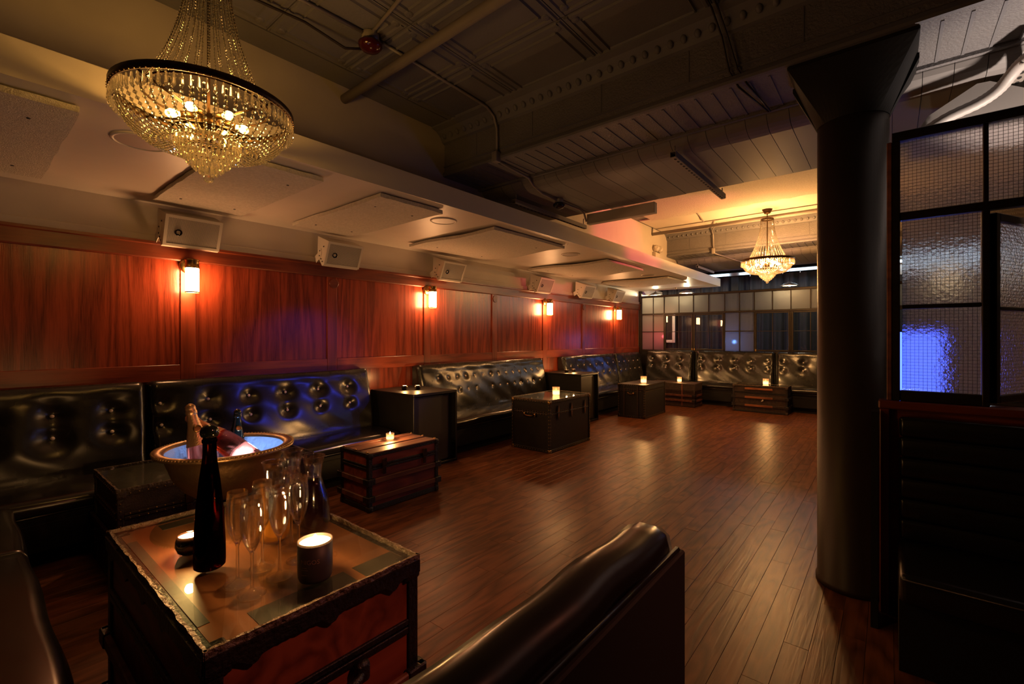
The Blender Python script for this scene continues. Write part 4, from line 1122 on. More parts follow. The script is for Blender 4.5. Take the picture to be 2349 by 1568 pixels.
pr_rim = prism_mesh(0.062, 0.0075); pr_tier = prism_mesh(0.050, 0.0085)
bulb_m = MB().lathe([(0.009, 0.0), (0.010, 0.010), (0.017, 0.026), (0.0195, 0.037), (0.0165, 0.048), (0.008, 0.056), (0.0, 0.058)], 16, cap1=False)
bulb_m = {k_: bulb_m.mesh('bulb', k_) for k_ in ('bulb', 'bulb_bright')}
sock_m = MB().lathe([(0.011, -0.055), (0.015, -0.05), (0.015, 0.0), (0.012, 0.003)], 14).mesh('socket', 'brass')
def chandelier(loc, stem_top, watts, label, bulb_mat):
    t = thing('chandelier', label, 'chandelier', loc, group='crystal basket chandeliers')
    MB().lathe([(0.040, stem_top - 0.075), (0.042, stem_top - 0.07), (0.075, stem_top - 0.006), (0.078, stem_top), (0.0, stem_top)], 28).build('canopy', 'brass_dark', t)
    MB().tube([(0, 0, stem_top - 0.07), (0, 0, -0.20)], 0.007, 8).build('stem', 'brass_dark', t)
    ck = MB()
    for k in range(int((stem_top - 0.07 - 0.60) / 0.02)):
        ck.ico((0, 0, 0.605 + 0.02 * k), 0.010, 1, 1.3)
    if ck.v: ck.build('chain', 'brass_dark', t)
    def band(r, z0, z1, nm, th=0.006):
        return MB().lathe([(r, z0), (r + th, z0 + 0.003), (r + th, z1 - 0.003), (r, z1), (r - th, z1 - 0.002), (r - th, z0 + 0.002), (r, z0)], 56, cap0=False, cap1=False).build(nm, 'brass_dark', t)
    band(0.082, 0.585, 0.612, 'crown_ring', 0.004)
    rim = band(RR, -0.030, 0.004, 'rim_band')
    st = MB()
    for k in range(90):
        a = 2 * PI * k / 90; st.ico(((RR + 0.007) * math.cos(a), (RR + 0.007) * math.sin(a), -0.030), 0.0030, 1)
    stuff(st.build('rim_beading', 'brass', rim))
    band(0.247, 0.010, 0.020, 'inner_ring', 0.004)
    band(0.145, -0.150, -0.138, 'lower_ring', 0.005)
    band(0.100, -0.215, -0.208, 'tier_ring', 0.003)
    for k in range(4):
        a = 2 * PI * k / 4 + 0.5
        c, s_ = math.cos(a), math.sin(a)
        MB().tube([(0.0, 0, -0.075), (RR * c, RR * s_, -0.02)], 0.005, 6).build('spoke', 'brass_dark', t)
        MB().tube([(0, 0, -0.165), (0.145 * c, 0.145 * s_, -0.145)], 0.004, 6).build('spoke', 'brass_dark', t)
    MB().lathe([(0.0, -0.12), (0.030, -0.11), (0.045, -0.09), (0.045, -0.06), (0.030, -0.045), (0.0, -0.04)], 20, cap0=False, cap1=False).build('hub', 'brass_dark', t)
    for k in range(32):
        o = put(top_m, 'bead_strand', t, (0, 0, 0), (0, 0, 2 * PI * (k + 0.5) / 32))
        put(wire_t, 'strand_wire', o)
    for k in range(54):
        o = put(bas_m, 'bead_strand', t, (0, 0, 0), (0, 0, 2 * PI * k / 54))
        put(wire_b, 'strand_wire', o)
    for k in range(80):
        a = 2 * PI * k / 80
        put(pr_rim, 'crystal_drop', t, (RR * math.cos(a), RR * math.sin(a), -0.036), (0, 0, a))
    for (r, z, n) in ((0.128, -0.158, 38), (0.117, -0.186, 33), (0.100, -0.212, 28), (0.080, -0.236, 22), (0.056, -0.259, 15), (0.032, -0.279, 9)):
        for k in range(n):
            a = 2 * PI * (k + 0.3) / n
            put(pr_tier, 'crystal_drop', t, (r * math.cos(a), r * math.sin(a), z), (0, 0, a))
    MB().ico((0, 0, -0.340), 0.021, 2).build('ball_drop', 'crystal', t)
    for k in range(6):
        a = 2 * PI * (k + 0.25) / 6
        rot = Euler((0, R(98), a))
        base = Vector((0.105 * math.cos(a), 0.105 * math.sin(a), -0.070))
        put(sock_m, 'socket', t, base, rot)
        put(bulb_m[bulb_mat], 'bulb', t, base, rot)
    for k in range(3):
        a = 2 * PI * k / 3 + 0.9
        point('bulb_glow', t, (0.12 * math.cos(a), 0.12 * math.sin(a), -0.005), watts / 3, WARM, 0.03)
    return t
chandelier((-2.44, 0.755, 2.472), ZC - 2.472, L_CHAND_NEAR, 'large crystal chandelier hanging in the upper left foreground', 'bulb')
chandelier((-1.42, 7.76, 2.560), ZC - 0.02 - 2.560, L_CHAND_FAR, 'crystal chandelier hanging in the far part of the room', 'bulb_bright')

# ------------------------------------------------------------------ column with flared capital
CXC, CYC, CR = -0.165, 3.235, 0.165
t = thing('column', 'dark round column with black flared capital right of centre', 'column', (CXC, CYC, 0))
MB().lathe([(CR + 0.008, 0.0), (CR + 0.008, 0.03), (CR, 0.04), (CR, 2.66)], 64).build('shaft', 'column', t)
def loft(z0, z1, n=64, half=0.275, steps=8):
    vs = []; fs = []
    for i in range(steps + 1):
        k = i / steps
        for j in range(n):
            a = 2 * PI * j / n; c, s_ = math.cos(a), math.sin(a)
            sq = half / max(abs(c), abs(s_))
            r = (CR + 0.002) * (1 - k) + sq * k
            vs.append((r * c, r * s_, z0 + (z1 - z0) * k))
    for i in range(steps):
        for j in range(n):
            j2 = (j + 1) % n; fs.append((i * n + j, i * n + j2, (i + 1) * n + j2, (i + 1) * n + j))
    b = MB(); b._add(vs, fs, False); return b
loft(2.60, 2.885).build('capital', 'black_matte', t)
MB().rbox(-0.280, 0.280, -0.270, 0.270, 2.885, 2.908, 0.004).build('capital_plate', 'black_matte', t)
for sx in (-1, 1):
    MB().ext([(0.165 * sx, 2.60), (0.285 * sx, 2.86), (0.285 * sx, 2.885), (0.255 * sx, 2.885), (0.17 * sx, 2.70)], -0.03, 0.03).build('capital_rib', 'black_matte', t)

# ------------------------------------------------------------------ glazed partitions
def bar(t, x0, x1, z0, z1, nm='bar', y=0.0, th=0.016, mat='steel'):
    return MB().rbox(x0, x1, y - th, y + th, z0, z1, 0.003).build(nm, mat, t)
# back partition
t = thing('glazed_partition', 'long steel-framed glass partition across the back of the room', 'partition', (0, YP + 0.02, 0))
xs = [-4.600, -4.318, -4.056, -3.712, -3.392, -3.066, -2.735, -2.443, -2.161, -1.828, -1.509, -1.182, -0.86]
k = 0
while xs[-1] < 2.9: xs.append(xs[-1] + (0.325, 0.33, 0.29, 0.285)[k % 4]); k += 1
ZSL, ZMD, ZTR, ZTP = 1.10, 1.515, 1.930, 2.325
MB().rbox(-4.67, -4.60, -0.035, 0.035, 1.0, ZS, 0.004).build('post', 'steel', t)
MB().rbox(-4.60, XR, -0.03, 0.03, ZTP, ZTP + 0.045, 0.004).build('head_rail', 'steel', t)
MB().rbox(-4.60, XR, -0.025, 0.025, ZTR - 0.018, ZTR + 0.018, 0.004).build('transom', 'steel', t)
MB().rbox(-4.60, XR, -0.03, 0.03, 1.055, ZSL, 0.004).build('sill', 'steel', t)
MB().box(-4.67, XR, -0.02, 0.06, 0.0, 1.055).build('base_wall', 'black', t)
pane_cache = {}
def pane(parent, x0, x1, z0, z1, mat, y=0.0, rot=None):
    key = (round(x1 - x0, 3), round(z1 - z0, 3), mat)
    if key not in pane_cache: pane_cache[key] = MB().box(0, x1 - x0, -0.003, 0.003, 0, z1 - z0).mesh('pane', mat)
    return put(pane_cache[key], 'pane', parent, (x0, y, z0))
kinds = ['f', 'f', 's', 's', 's', 's', 'f', 'f', 's', 's', 's', 's']
i = 0
while i < len(xs) - 1:
    bar(t, xs[i] - 0.008, xs[i] + 0.008, ZTR + 0.018, ZTP, 'mullion')
    pane(t, xs[i] + 0.008, xs[i + 1] - 0.008, ZTR + 0.018, ZTP, 'frost_ribbed' if 9 < i < 12 else 'frost')
    i += 1
i = 0
while i < len(xs) - 1:
    kd = kinds[i % 12]
    x0, x1 = xs[i], xs[i + 1]
    if kd == 'f':
        bar(t, x0 - 0.010, x0 + 0.010, ZSL, ZTR - 0.018, 'mullion')
        bar(t, x0 + 0.010, x1 - 0.010, ZMD - 0.008, ZMD + 0.008, 'glazing_bar')
        pane(t, x0 + 0.010, x1 - 0.010, ZSL, ZMD - 0.008, 'frost'); pane(t, x0 + 0.010, x1 - 0.010, ZMD + 0.008, ZTR - 0.018, 'frost' if i % 2 == 0 else 'frost_ribbed')
        i += 1
    else:
        x2 = xs[min(i + 2, len(xs) - 1)]
        bar(t, x0 - 0.012, x0 + 0.012, ZSL, ZTR - 0.018, 'mullion')
        s_ = MB().rbox(x0 + 0.014, x0 + 0.044, -0.022, 0.016, ZSL + 0.004, ZTR - 0.022, 0.003).build('sash', 'steel', t)
        for (a, b_, c, d) in ((x2 - 0.044, x2 - 0.014, ZSL + 0.004, ZTR - 0.022), (x0 + 0.044, x2 - 0.044, ZSL + 0.004, ZSL + 0.036), (x0 + 0.044, x2 - 0.044, ZTR - 0.052, ZTR - 0.022)):
            MB().rbox(a, b_, -0.022, 0.016, c, d, 0.003).build('sash_rail', 'steel', s_)
        if x2 > x1:
            MB().rbox(x1 - 0.007, x1 + 0.007, -0.012, 0.012, ZSL + 0.036, ZTR - 0.052, 0.002).build('glazing_bar', 'steel', s_)
        for (a, b_) in ((x0 + 0.044, x1 - 0.007), (x1 + 0.007, x2 - 0.044)):
            if b_ - a < 0.05: continue
            MB().rbox(a, b_, -0.012, 0.012, ZMD - 0.006, ZMD + 0.006, 0.002).build('glazing_bar', 'steel', s_)
            pane(s_, a, b_, ZSL + 0.036, ZMD - 0.006, 'pane'); pane(s_, a, b_, ZMD + 0.006, ZTR - 0.052, 'pane')
        hx = x2 - 0.02 if (i // 2) % 2 == 1 else x0 + 0.03
        MB().rbox(hx - 0.014, hx + 0.014, -0.036, -0.018, ZSL + 0.0, ZSL + 0.045, 0.003).build('catch', 'brass', s_)
        i += 2

# near partition beside the column
YN = 3.05
t = thing('booth_partition', 'near steel-framed wired glass screen right of the column', 'partition', (0, YN, 0))
MB().rbox(-0.045, XR, -0.05, 0.05, 1.035, 1.078, 0.006).build('sill', 'railx', t)
MB().box(0.0, XR, -0.025, 0.025, 0.0, 1.035).build('base_wall', 'railx', t)
MB().rbox(-0.040, 0.0, -0.05, 0.05, 0.0, 1.035, 0.004).build('end_post', 'stile', t)
MB().rbox(-0.012, 0.008, -0.03, 0.03, 1.078, 2.385, 0.003).build('end_trim', 'slat_orange', t)
bar(t, 0.008, XR, 2.385, 2.43, 'head_rail', th=0.028)
bar(t, 0.008, 0.040, 1.078, 2.385, 'post', th=0.026)
bar(t, 0.040, XR, 1.985, 2.025, 'transom', th=0.022)
bar(t, 0.040, 0.330, 1.078, 1.130, 'bottom_rail', th=0.022)
bar(t, 0.330, 0.356, 1.078, 1.985, 'post', th=0.026)
bar(t, 0.048, 0.330, 1.540, 1.560, 'glazing_bar', th=0.012)
xx = 0.335
pane(t, 0.040, 0.336, 2.025, 2.385, 'wire_glass')
while xx < XR - 0.35:
    bar(t, xx, xx + 0.018, 2.025, 2.385, 'mullion'); pane(t, xx + 0.018, xx + 0.32, 2.025, 2.385, 'wire_glass'); xx += 0.32
pane(t, 0.048, 0.330, 1.560, 1.985, 'wire_glass'); pane(t, 0.048, 0.330, 1.130, 1.540, 'wire_glass')
# opened casement, swung away from the camera
s_ = MB().rbox(0.0, 0.035, -0.018, 0.018, 1.09, 1.975, 0.003).build('casement', 'steel', t, (0.366, 0.02, 0), (0, 0, R(62)))
for (a, b_, c, d) in ((0.565, 0.60, 1.09, 1.975), (0.035, 0.565, 1.09, 1.125), (0.035, 0.565, 1.94, 1.975), (0.035, 0.565, 1.525, 1.540)):
    MB().rbox(a, b_, -0.018, 0.018, c, d, 0.003).build('sash_rail', 'steel', s_)
for (c, d) in ((1.125, 1.525), (1.540, 1.94)): pane(s_, 0.035, 0.565, c, d, 'wire_glass')
bar(t, 0.98, 1.006, 1.078, 1.985, 'post', th=0.026)
for q in range(6):
    pane(t, 1.006 + q * 0.33, 1.325 + q * 0.33, 1.09, 1.985, 'wire_glass'); bar(t, 1.325 + q * 0.33, 1.336 + q * 0.33, 1.078, 1.985, 'mullion')

# dark booth bench in front of it, channelled back
t = thing('booth_bench', 'black channelled booth bench at the right edge', 'bench', (0, YN - 0.055, 0), group='booth benches')
for k in range(6):
    z0 = 0.42 + k * 0.098
    MB().rbox(0.035, XR - 0.1, -0.075 + 0.006 * k, -0.002, z0 + 0.001, z0 + 0.097, 0.016, 3).build('back_channel', 'vinyl', t)
MB().rbox(0.03, XR - 0.1, -0.52, -0.05, 0.30, 0.425, 0.025, 3).build('seat', 'vinyl', t)
MB().tube([(0.04, -0.523, 0.405), (XR - 0.1, -0.523, 0.405)], 0.005, 6).build('piping', 'vinyl', t)
MB().box(0.03, XR - 0.1, -0.47, -0.02, 0.0, 0.30).build('base', 'black_matte', t)
MB().ext([(-0.10, 1.03), (-0.005, 1.03), (-0.005, 0.0), (-0.18, 0.0), (-0.15, 0.5)], -0.072, -0.044, axis=0).build('end_panel', 'black_matte', t)

# foreground booth back at the bottom of the picture
t = thing('booth_bench', 'black padded booth back rising at the bottom of the picture', 'bench', (-0.365, 0.2, 0), group='booth benches')
pr = [(-0.055, 0.42), (-0.062, 0.93), (-0.058, 0.995), (-0.045, 1.02), (-0.02, 1.032), (0.01, 1.032), (0.032, 1.020), (0.040, 0.995), (0.040, 0.985), (0.034, 0.98), (0.034, 0.42)]
vs = []; fs = []; n = 40; y0, y1 = -0.9, 0.715
for i in range(n + 1):
    y = y0 + (y1 - y0) * i / n; e = min(1.0, (y1 - y) / 0.03); e = e ** 0.5 if e > 0 else 0.0
    for (px, pz) in pr:
        vs.append((px * (0.72 + 0.28 * e) + 0.0025 * math.sin(y * 31 + pz * 9), y, pz - (0.018 * (1 - e) if pz > 0.9 else 0) + (0.003 * math.sin(y * 17) if pz > 0.95 else 0)))
m_ = len(pr)
for i in range(n):
    for j in range(m_ - 1): fs.append((i * m_ + j, (i + 1) * m_ + j, (i + 1) * m_ + j + 1, i * m_ + j + 1))
b_ = MB(); b_._add(vs, fs, True); b_.f.append(tuple(range(m_))); b_.sm.append(False); b_.f.append(tuple(n * m_ + j for j in range(m_))); b_.sm.append(False)
b_.build('backrest', 'vinyl', t)
MB().tube([(0.044, -0.9, 0.987), (0.044, 0.2, 0.987), (0.044, 0.70, 0.985)], 0.006, 6).build('piping', 'vinyl', t)
MB().rbox(0.035, 0.055, -0.9, 0.713, 0.0, 0.982, 0.003).build('back_panel', 'black_matte', t)
MB().rbox(-0.50, -0.05, -0.9, 0.70, 0.30, 0.43, 0.03, 3).build('seat', 'vinyl', t)
MB().box(-0.46, 0.035, -0.9, 0.69, 0.0, 0.30).build('base', 'black_matte', t)

# ------------------------------------------------------------------ beyond the back partition: curtain, LED strip, pendants, frame
n = 320; vs = []; fs = []
for i in range(n + 1):
    x = -4.66 + (XR - 0.01 + 4.66) * i / n
    w_ = 0.035 * math.sin(x * 23) + 0.02 * math.sin(x * 51 + 1.3) + 0.012 * math.sin(x * 9)
    for z in (0.02, 1.4, 2.84): vs.append((x, 11.95 + w_ * (1.1 if z < 2 else 0.8), z))
for i in range(n):
    for j in range(2): fs.append((i * 3 + j, (i + 1) * 3 + j, (i + 1) * 3 + j + 1, i * 3 + j + 1))
cb = MB(); cb._add(vs, fs, True)
tag(cb.build('curtain', 'curtain'), 'dark blue-black pleated curtain behind the glass partition', 'curtain')
t = thing('led_strip', 'blue-white light strip along the top of the curtain', 'light strip', (0, 11.70, 2.86))
MB().box(-3.45, -2.95, -0.02, 0.02, 0.0, 0.02).build('strip', 'led', t)
MB().box(-2.72, XR - 0.1, -0.02, 0.02, 0.0, 0.02).build('strip', 'led', t)
MB().box(-3.6, XR - 0.05, 0.03, 0.06, -0.02, 0.05).build('track', 'conduit', t)
for k in range(12):
    MB().tube([(-2.5 + 0.33 * k, 0.045, -0.02), (-2.5 + 0.33 * k, 0.03, -0.07)], 0.006, 6).build('hook', 'chrome', t)
for (x0, x1) in ((-2.92, -2.76),):
    tag(MB().rbox(x0, x1, 11.775, 11.865, 0.0, 2.85, 0.004).build('pier', 'black_matte'), 'black pier in front of the curtain, left of the far chandelier', 'pier')
def pendant(x, y, z, label):
    t = thing('pendant_lamp', label, 'pendant lamp', (x, y, z), group='pendant lamps behind the glass partition')
    MB().lathe([(0.150, 0.0), (0.148, 0.006), (0.10, 0.038), (0.045, 0.055), (0.025, 0.075), (0.0, 0.078)], 32, cap0=False).build('shade', 'shade', t)
    MB().lathe([(0.165, 0.002), (0.168, -0.003), (0.120, -0.004)], 32, cap0=False, cap1=False).build('brim', 'shade', t)
    MB().tube([(0, 0, 0.07), (0, 0, 3.355 - z)], 0.006, 6).build('cord', 'black', t)
    MB().ball((0, 0, 0.012), 0.030, 14, 8).build('bulb', 'pend_bulb', t)
    point('pendant_glow', t, (0, 0, -0.030), L_PENDANT, (1.0, 0.80, 0.48), 0.012)
pendant(-4.36, 10.75, 2.40, 'pendant lamp behind the partition nearest the panelled wall')
pendant(-3.62, 10.76, 2.41, 'middle pendant lamp behind the partition')
pendant(-1.57, 10.78, 2.44, 'pendant lamp behind the partition near the column')
pendant(0.75, 10.78, 2.44, 'pendant lamp behind the partition right of the column')
def added_can(x, y, z, color, watts, label):  # added coloured lamps that tint the frosted panes from behind
    t = thing('added_can', label, 'stage light', (x, y, 0), group='coloured lamps added behind the glass partition')
    MB().lathe([(0.09, 0), (0.09, 0.015), (0.012, 0.03), (0.010, z - 0.06)], 20).build('stand', 'black', t)
    MB().lathe([(0.035, z - 0.06), (0.045, z - 0.05), (0.045, z), (0.040, z), (0.038, z - 0.04), (0, z - 0.045)], 20, cap1=False).build('housing', 'black', t)
    m_ = emit('added_can_lens', color, 12.0)
    MB().lathe([(0.039, z - 0.006), (0.0, z - 0.004)], 20, cap0=False, cap1=False).build('lens', m_, t)
    point('added_can_glow', t, (0, -0.02, z + 0.05), watts, color, 0.03)
added_can(-4.17, 10.80, 1.36, (1.0, 0.08, 0.12), 14.0, 'small red lamp added behind the frosted panes by the panelled wall')
added_can(-2.62, 10.84, 1.24, (0.10, 0.28, 1.0), 12.0, 'small blue lamp added behind the middle frosted panes')
t = thing('white_frame', 'white moulded frame seen through the glass partition', 'frame', (-4.40, 11.62, 1.25))
for (a, b_, c, d) in ((-0.24, -0.17, 0, 0.9), (0.13, 0.20, 0, 0.9), (-0.17, 0.13, 0, 0.07), (-0.17, 0.13, 0.83, 0.9)):
    MB().rbox(a, b_, -0.02, 0.02, c, d, 0.008, 2).build('moulding', 'white_metal', t)
MB().box(-0.17, 0.13, 0.0, 0.01, 0.07, 0.83).build('panel', 'frost', t)

# blue LED panel behind the near screen
t = thing('stage_light', 'blue LED panel glowing behind the wired glass', 'stage light', (0.22, 5.2, 0))
MB().lathe([(0.16, 0), (0.16, 0.015), (0.02, 0.03), (0.016, 0.82)], 24).build('stand', 'black', t)
MB().rbox(-0.20, 0.14, -0.03, 0.06, 0.80, 1.46, 0.01).build('housing', 'black', t)
MB().box(-0.18, 0.12, -0.036, -0.031, 0.90, 1.44).build('lens', 'led_blue', t)
MB().box(-0.18, 0.10, -0.038, -0.031, 0.82, 0.88).build('white_lens', 'led', t)
# white board added to catch the strip's light, right of the column
tag(MB().box(-0.2, XR - 0.02, 11.775, 11.80, 2.62, 3.02).build('reflector_board', 'plaster'), 'pale board added above the curtain to catch the blue-white strip', 'board')

# stage spots up by the ceiling, outside the picture
def spot(loc, aim_, color, watts, size, label, blend=0.6):
    t = thing('stage_spot', label, 'stage light', loc, group='coloured stage spots')
    d = (Vector(aim_) - Vector(loc)).normalized(); q = Vector((0, 0, -1)).rotation_difference(d)
    t.rotation_mode = 'QUATERNION'; t.rotation_quaternion = q
    MB().lathe([(0.05, 0.20), (0.075, 0.18), (0.08, 0.0), (0.074, 0.0), (0.07, 0.16)], 20, cap1=False).build('can', 'black', t)
    qi = q.inverted(); h0 = Vector((0, 0, 0.17)); top_ = qi @ Vector((0, 0, 3.36 - loc[2])); MB().tube([h0, top_], 0.012, 6).build('hanger', 'black', t)
    l = bpy.data.lights.new('spot_glow', 'SPOT'); l.energy = watts; l.color = color; l.spot_size = R(size); l.spot_blend = blend; l.shadow_soft_size = 0.05
    o = bpy.data.objects.new('spot_glow', l); COL.objects.link(o); o.parent = t; o.location = (0, 0, -0.01)
spot((0.9, 4.9, 2.60), (-4.45, 2.35, 0.85), (0.06, 0.08, 1.0), L_SPOT * 1.8, 17, 'blue stage spot hung beyond the near screen')
spot((1.6, 1.2, 2.9), (-4.6, 2.55, 1.55), (0.55, 0.02, 1.0), L_SPOT * 1.1, 6, 'violet stage spot hung right of the camera')
spot((0.4, 6.4, 2.62), (-3.27, 6.6, 2.95), (1.0, 0.05, 0.14), L_SPOT * 5.5, 30, 'pink stage spot hung in the far bay')
spot((1.2, 6.6, 2.4), (-2.9, 9.9, 2.6), (0.55, 0.20, 1.0), L_SPOT * 1.8, 22, 'lilac stage spot aimed at the end of the soffit')

spot((1.0, 1.6, 2.9), (-1.5, 0.9, 0.3), (1.0, 0.28, 0.15), L_SPOT * 1.6, 46, 'amber-red stage spot hung right of the camera', 0.9)

# ------------------------------------------------------------------ ceiling services
t = tag(MB().tube([(-3.27, 1.93, 3.24), (XR - 0.1, 1.80, 3.24)], 0.034, 14).build('water_pipe', 'pipe'), 'thick painted pipe crossing the near ceiling', 'pipe')
tag(MB().tube([(-3.26, 7.90, 3.22), (1.5, 7.90, 3.22)], 0.028, 12).build('sprinkler_pipe', 'pipe'), 'thin sprinkler pipe behind the far chandelier canopy', 'pipe')
def conduit(pts, label, r=0.011):
    return tag(MB().tube(pts, r, 8).build('conduit', 'conduit'), label, 'conduit')
conduit([(-2.66, 0.2, 3.325), (-2.575, 1.645, 3.325)], 'conduit over the near ceiling leading up to the dark red alarm')
conduit([(-2.57, 1.755, 3.325), (-2.60, 2.70, 3.325), (-2.59, 2.82, 3.31), (-2.585, 2.905, 3.26), (-2.585, 2.945, 3.17), (-2.585, 2.945, 2.95)], 'conduit running over the near ceiling and down the beam')
conduit([(-2.515, 1.685, 3.325), (-1.2, 1.45, 3.325), (1.0, 1.2, 3.325)], 'conduit branching right from the dark red alarm')
conduit([(-2.585, 2.99, 2.895), (-2.60, 3.40, 2.88), (-2.62, 3.50, 2.84), (-2.62, 3.65, 2.795), (-2.62, 3.895, 2.79)], 'conduit under the near beam leading to the black alarm')
conduit([(-2.62, 4.005, 2.79), (-2.62, 4.35, 2.79), (-2.66, 4.52, 2.785), (-2.68, 4.60, 2.72)], 'short conduit on the near lowered ceiling beyond the black alarm')
MBx = MB().rbox(-0.028, 0.028, -0.03, 0.03, -0.045, 0.045, 0.006, 2)
tag(MBx.build('junction_box', 'conduit', None, (-2.585, 2.935, 2.925)), 'conduit elbow box on the near beam edge', 'junction box')
conduit([(-2.20, 7.96, 3.26), (-2.42, 8.50, 3.27), (-2.42, 8.575, 3.20), (-2.42, 8.59, 2.95)], 'conduit down the far beam')
conduit([(-2.42, 8.64, 2.89), (-2.36, 9.02, 2.88), (-2.22, 9.15, 2.82), (-2.10, 9.50, 2.79)], 'conduit under the far beam to the black sounder')
tag(MB().rbox(-0.026, 0.026, -0.028, 0.028, -0.05, 0.05, 0.006, 2).build('junction_box', 'conduit', None, (-2.42, 8.585, 2.92)), 'conduit elbow box on the far beam edge', 'junction box')
conduit([(-2.0, 4.64, 3.31), (-2.3, 7.4, 3.30), (-2.35, 7.78, 3.28)], 'straight conduit over the far bay')
def alarm(loc, label, mat, r=0.062, drop_=0.05, tilt=0.0):
    t = thing('alarm_device', label, 'alarm', loc, group='round alarms on the ceiling')
    MB().lathe([(r * 0.72, 0.0), (r * 0.72, -drop_), (r * 0.5, -drop_)], 20, cap0=False).build('base', 'conduit', t)
    MB().lathe([(r * 0.8, -drop_), (r, -drop_ - 0.012), (r, -drop_ - 0.026), (r * 0.75, -drop_ - 0.048), (r * 0.3, -drop_ - 0.058), (0.0, -drop_ - 0.06)], 24, cap0=False, cap1=False).build('dome', mat, t, (0, 0, 0), (tilt, 0, 0))
    return t
alarm((-2.57, 1.70, 3.335), 'dark red domed alarm on the near ceiling', 'alarm', 0.075)
alarm((-2.62, 3.95, 2.808), 'black domed alarm under the near lowered ceiling', 'lens', 0.062, 0.04)
alarm((-2.06, 9.56, 2.808), 'black sounder under the far lowered ceiling', 'lens', 0.062, 0.05, R(-30))
for k, dx in enumerate((0.0, 0.03)):
    tag(MB().tube([(-0.80 + dx, 2.0, 3.325), (-0.80 + dx, 2.80, 3.31), (-0.78 + dx, 2.94, 3.20), (-0.74 + dx * 1.5, 2.945, 2.98), (-0.70 + dx * 1.6, 2.99, 2.895), (-0.62 + dx * 0.4, 3.42, 2.885)], 0.006, 6).build('cable', 'cable'),
        ('left' if k == 0 else 'right') + ' dark cable of the pair looping over the near beam', 'cable', 'cables over the near beam')
tag(MB().tube([(-2.86, -0.4, 3.32), (-2.80, 0.8, 3.30), (-2.73, 1.35, 3.30), (-2.70, 1.60, 3.25), (-2.64, 1.68, 3.26)], 0.008, 6).build('cable', 'cable'), 'dark cable hanging beside the dark red alarm', 'cable', None)

def strut(x, y0, y1, z, label):
    t = thing('strut_channel', label, 'channel', (x, (y0 + y1) / 2, z), group='slotted strut channels')
    L = (y1 - y0) / 2
    MB().box(-0.022, 0.022, -L, L, 0.038, 0.042).build('web', 'conduit', t)
    MB().box(-0.022, -0.018, -L, L, 0.0, 0.038).build('flange', 'pipe', t)
    MB().box(0.018, 0.022, -L, L, 0.0, 0.038).build('flange', 'pipe', t)
    MB().box(-0.018, 0.018, -L, L, -0.002, 0.002).build('slotted_face', 'pipe', t)
    hm = MB().lathe([(0.011, 0), (0.011, 0.0015)], 12, M4=Matrix.Diagonal((0.8, 1.5, 1, 1))).mesh('slot', 'black_matte')
    k = -L + 0.05
    while k < L - 0.03:
        put(hm, 'slot', t, (0, k, -0.0035)); k += 0.062
    for q in (-L + 0.04, L - 0.04):
        MB().tube([(0, q, 0.04), (0, q, 2.83 - z)], 0.005, 6).build('hanger_rod', 'conduit', t)
strut(-1.245, 3.40, 4.74, 2.735, 'slotted channel hanging under the near lowered ceiling at centre')
strut(-2.87, 3.52, 4.90, 2.715, 'slotted channel just above the soffit edge')
strut(-2.88, 9.15, 10.20, 2.735, 'slotted channel above the far end of the soffit')
t = tag(MB().rbox(-2.68, -1.88, 4.61, 4.68, 2.685, 2.80, 0.004).build('edge_board', 'plaster'), 'white board hanging at the end of the near lowered ceiling', 'board')
t = thing('emergency_light', 'twin-headed emergency light on the bulkhead beside the far beam', 'emergency light', (XBK, 8.05, 2.70))
MB().rbox(0.0, 0.07, -0.14, 0.14, 0.0, 0.20, 0.008, 2).build('battery_box', 'white_metal', t)
for q in (-0.08, 0.08):
    h_ = MB().lathe([(0.03, 0.05), (0.055, 0.02), (0.062, -0.03), (0.055, -0.036), (0.0, -0.03)], 20, M4=Matrix.Rotation(R(75), 4, 'X') @ Matrix.Rotation(R(30), 4, 'Y')).build('lamp_head', 'white_metal', t, (0.05, q, 0.28))
    MB().tube([(0.05, q, 0.20), (0.05, q, 0.27)], 0.008, 6).build('neck', 'conduit', t)
MB().ball((0.071, -0.10, 0.02), 0.007, 8, 6).build('indicator', 'led_red', t)
MB().lathe([(0.02, 0), (0.02, -0.03), (0.035, -0.045), (0.035, -0.06), (0.012, -0.075), (0.012, -0.10), (0.028, -0.105), (0.0, -0.108)], 16, (-0.62, 7.90, 3.21)).build('sprinkler_head', 'pipe', bpy.data.objects['sprinkler_pipe'])
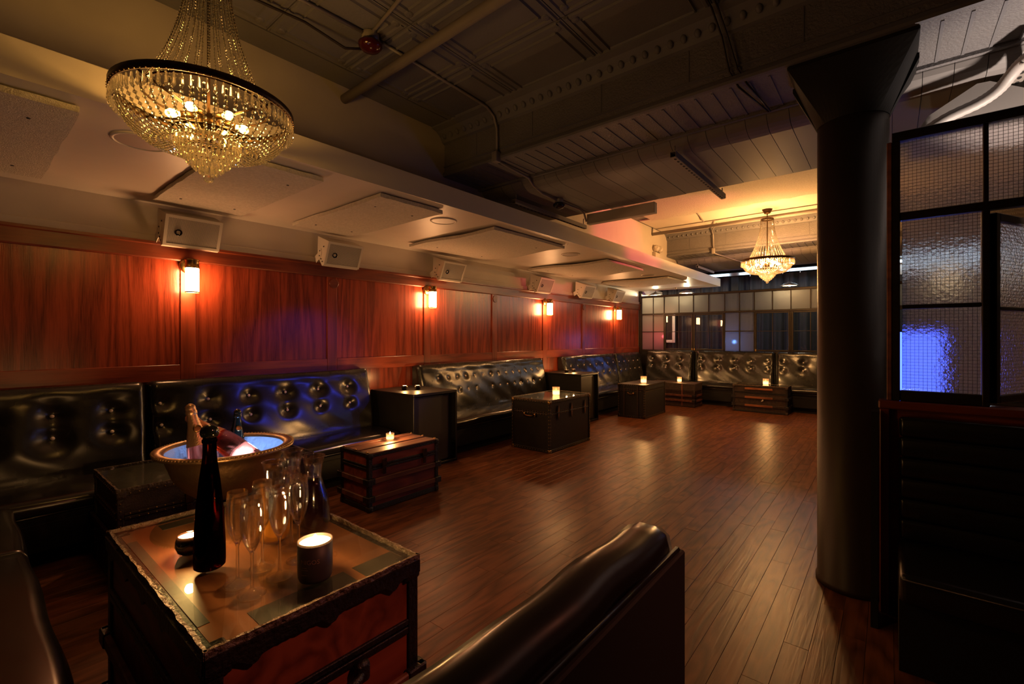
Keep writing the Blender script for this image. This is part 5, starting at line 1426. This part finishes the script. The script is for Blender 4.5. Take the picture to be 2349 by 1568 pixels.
tag(MB().lathe([(0.022, 0), (0.022, -0.012), (0.009, -0.016), (0.009, -0.032), (0.018, -0.035), (0.0, -0.037)], 14, (-3.67, 10.2, ZS)).build('ceiling_sprinkler', 'brass'), 'small brass sprinkler under the far end of the soffit', 'sprinkler')

# white hood with flexible duct behind the near screen
t = thing('extract_hood', 'white sloping hood with flexible duct above the wired glass screen', 'hood', (0.35, 3.76, 2.62))
MB().ext([(-0.26, -0.08), (-0.18, 0.05), (0.02, 0.168), (0.07, 0.165), (0.30, 0.02), (0.28, -0.10)], -0.19, 0.19).build('hood', 'hose', t)
hp = [(-0.20, -0.22, -0.05), (-0.10, -0.24, 0.0), (0.02, -0.26, 0.035), (0.09, -0.28, 0.075), (0.13, -0.32, 0.12), (0.16, -0.38, 0.145), (0.20, -0.46, 0.15)]
pts = []
for i in range(len(hp) - 1):
    for k in range(8):
        a = Vector(hp[max(i - 1, 0)]); b_ = Vector(hp[i]); c = Vector(hp[i + 1]); d = Vector(hp[min(i + 2, len(hp) - 1)]); u = k / 8
        pts.append(0.5 * ((2 * b_) + (c - a) * u + (2 * a - 5 * b_ + 4 * c - d) * u * u + (3 * b_ - a - 3 * c + d) * u ** 3))
MB().tube(pts, [0.028 + 0.002 * (k % 2) for k in range(len(pts))], 14).build('flexible_duct', 'hose', t)
MB().tube([(0.0, 0.1, 0.15), (0.0, 0.1, 0.188)], 0.012, 6).build('hanger', 'conduit', t)
strut(0.52, 3.34, 4.10, 2.745, 'slotted channel beside the white hood')
# unseen fill light added behind the near screen for the ceiling and hood
t = thing('fill_uplight', 'unseen fill light added behind the near screen', 'lamp', (0.80, 3.36, 0))
MB().lathe([(0.13, 0), (0.13, 0.02), (0.015, 0.04), (0.012, 1.50), (0.05, 1.56), (0.10, 1.62), (0.094, 1.62), (0.045, 1.57), (0.0, 1.565)], 28).build('stand', 'black', t)
l_ = bpy.data.lights.new('fill_glow', 'SPOT'); l_.energy = 120.0; l_.color = (1.0, 0.80, 0.66); l_.spot_size = R(110); l_.spot_blend = 0.7; l_.shadow_soft_size = 0.05
o_ = bpy.data.objects.new('fill_glow', l_); COL.objects.link(o_); o_.parent = t; o_.location = (0, 0, 1.63); o_.rotation_euler = (PI - R(20), 0, 0)
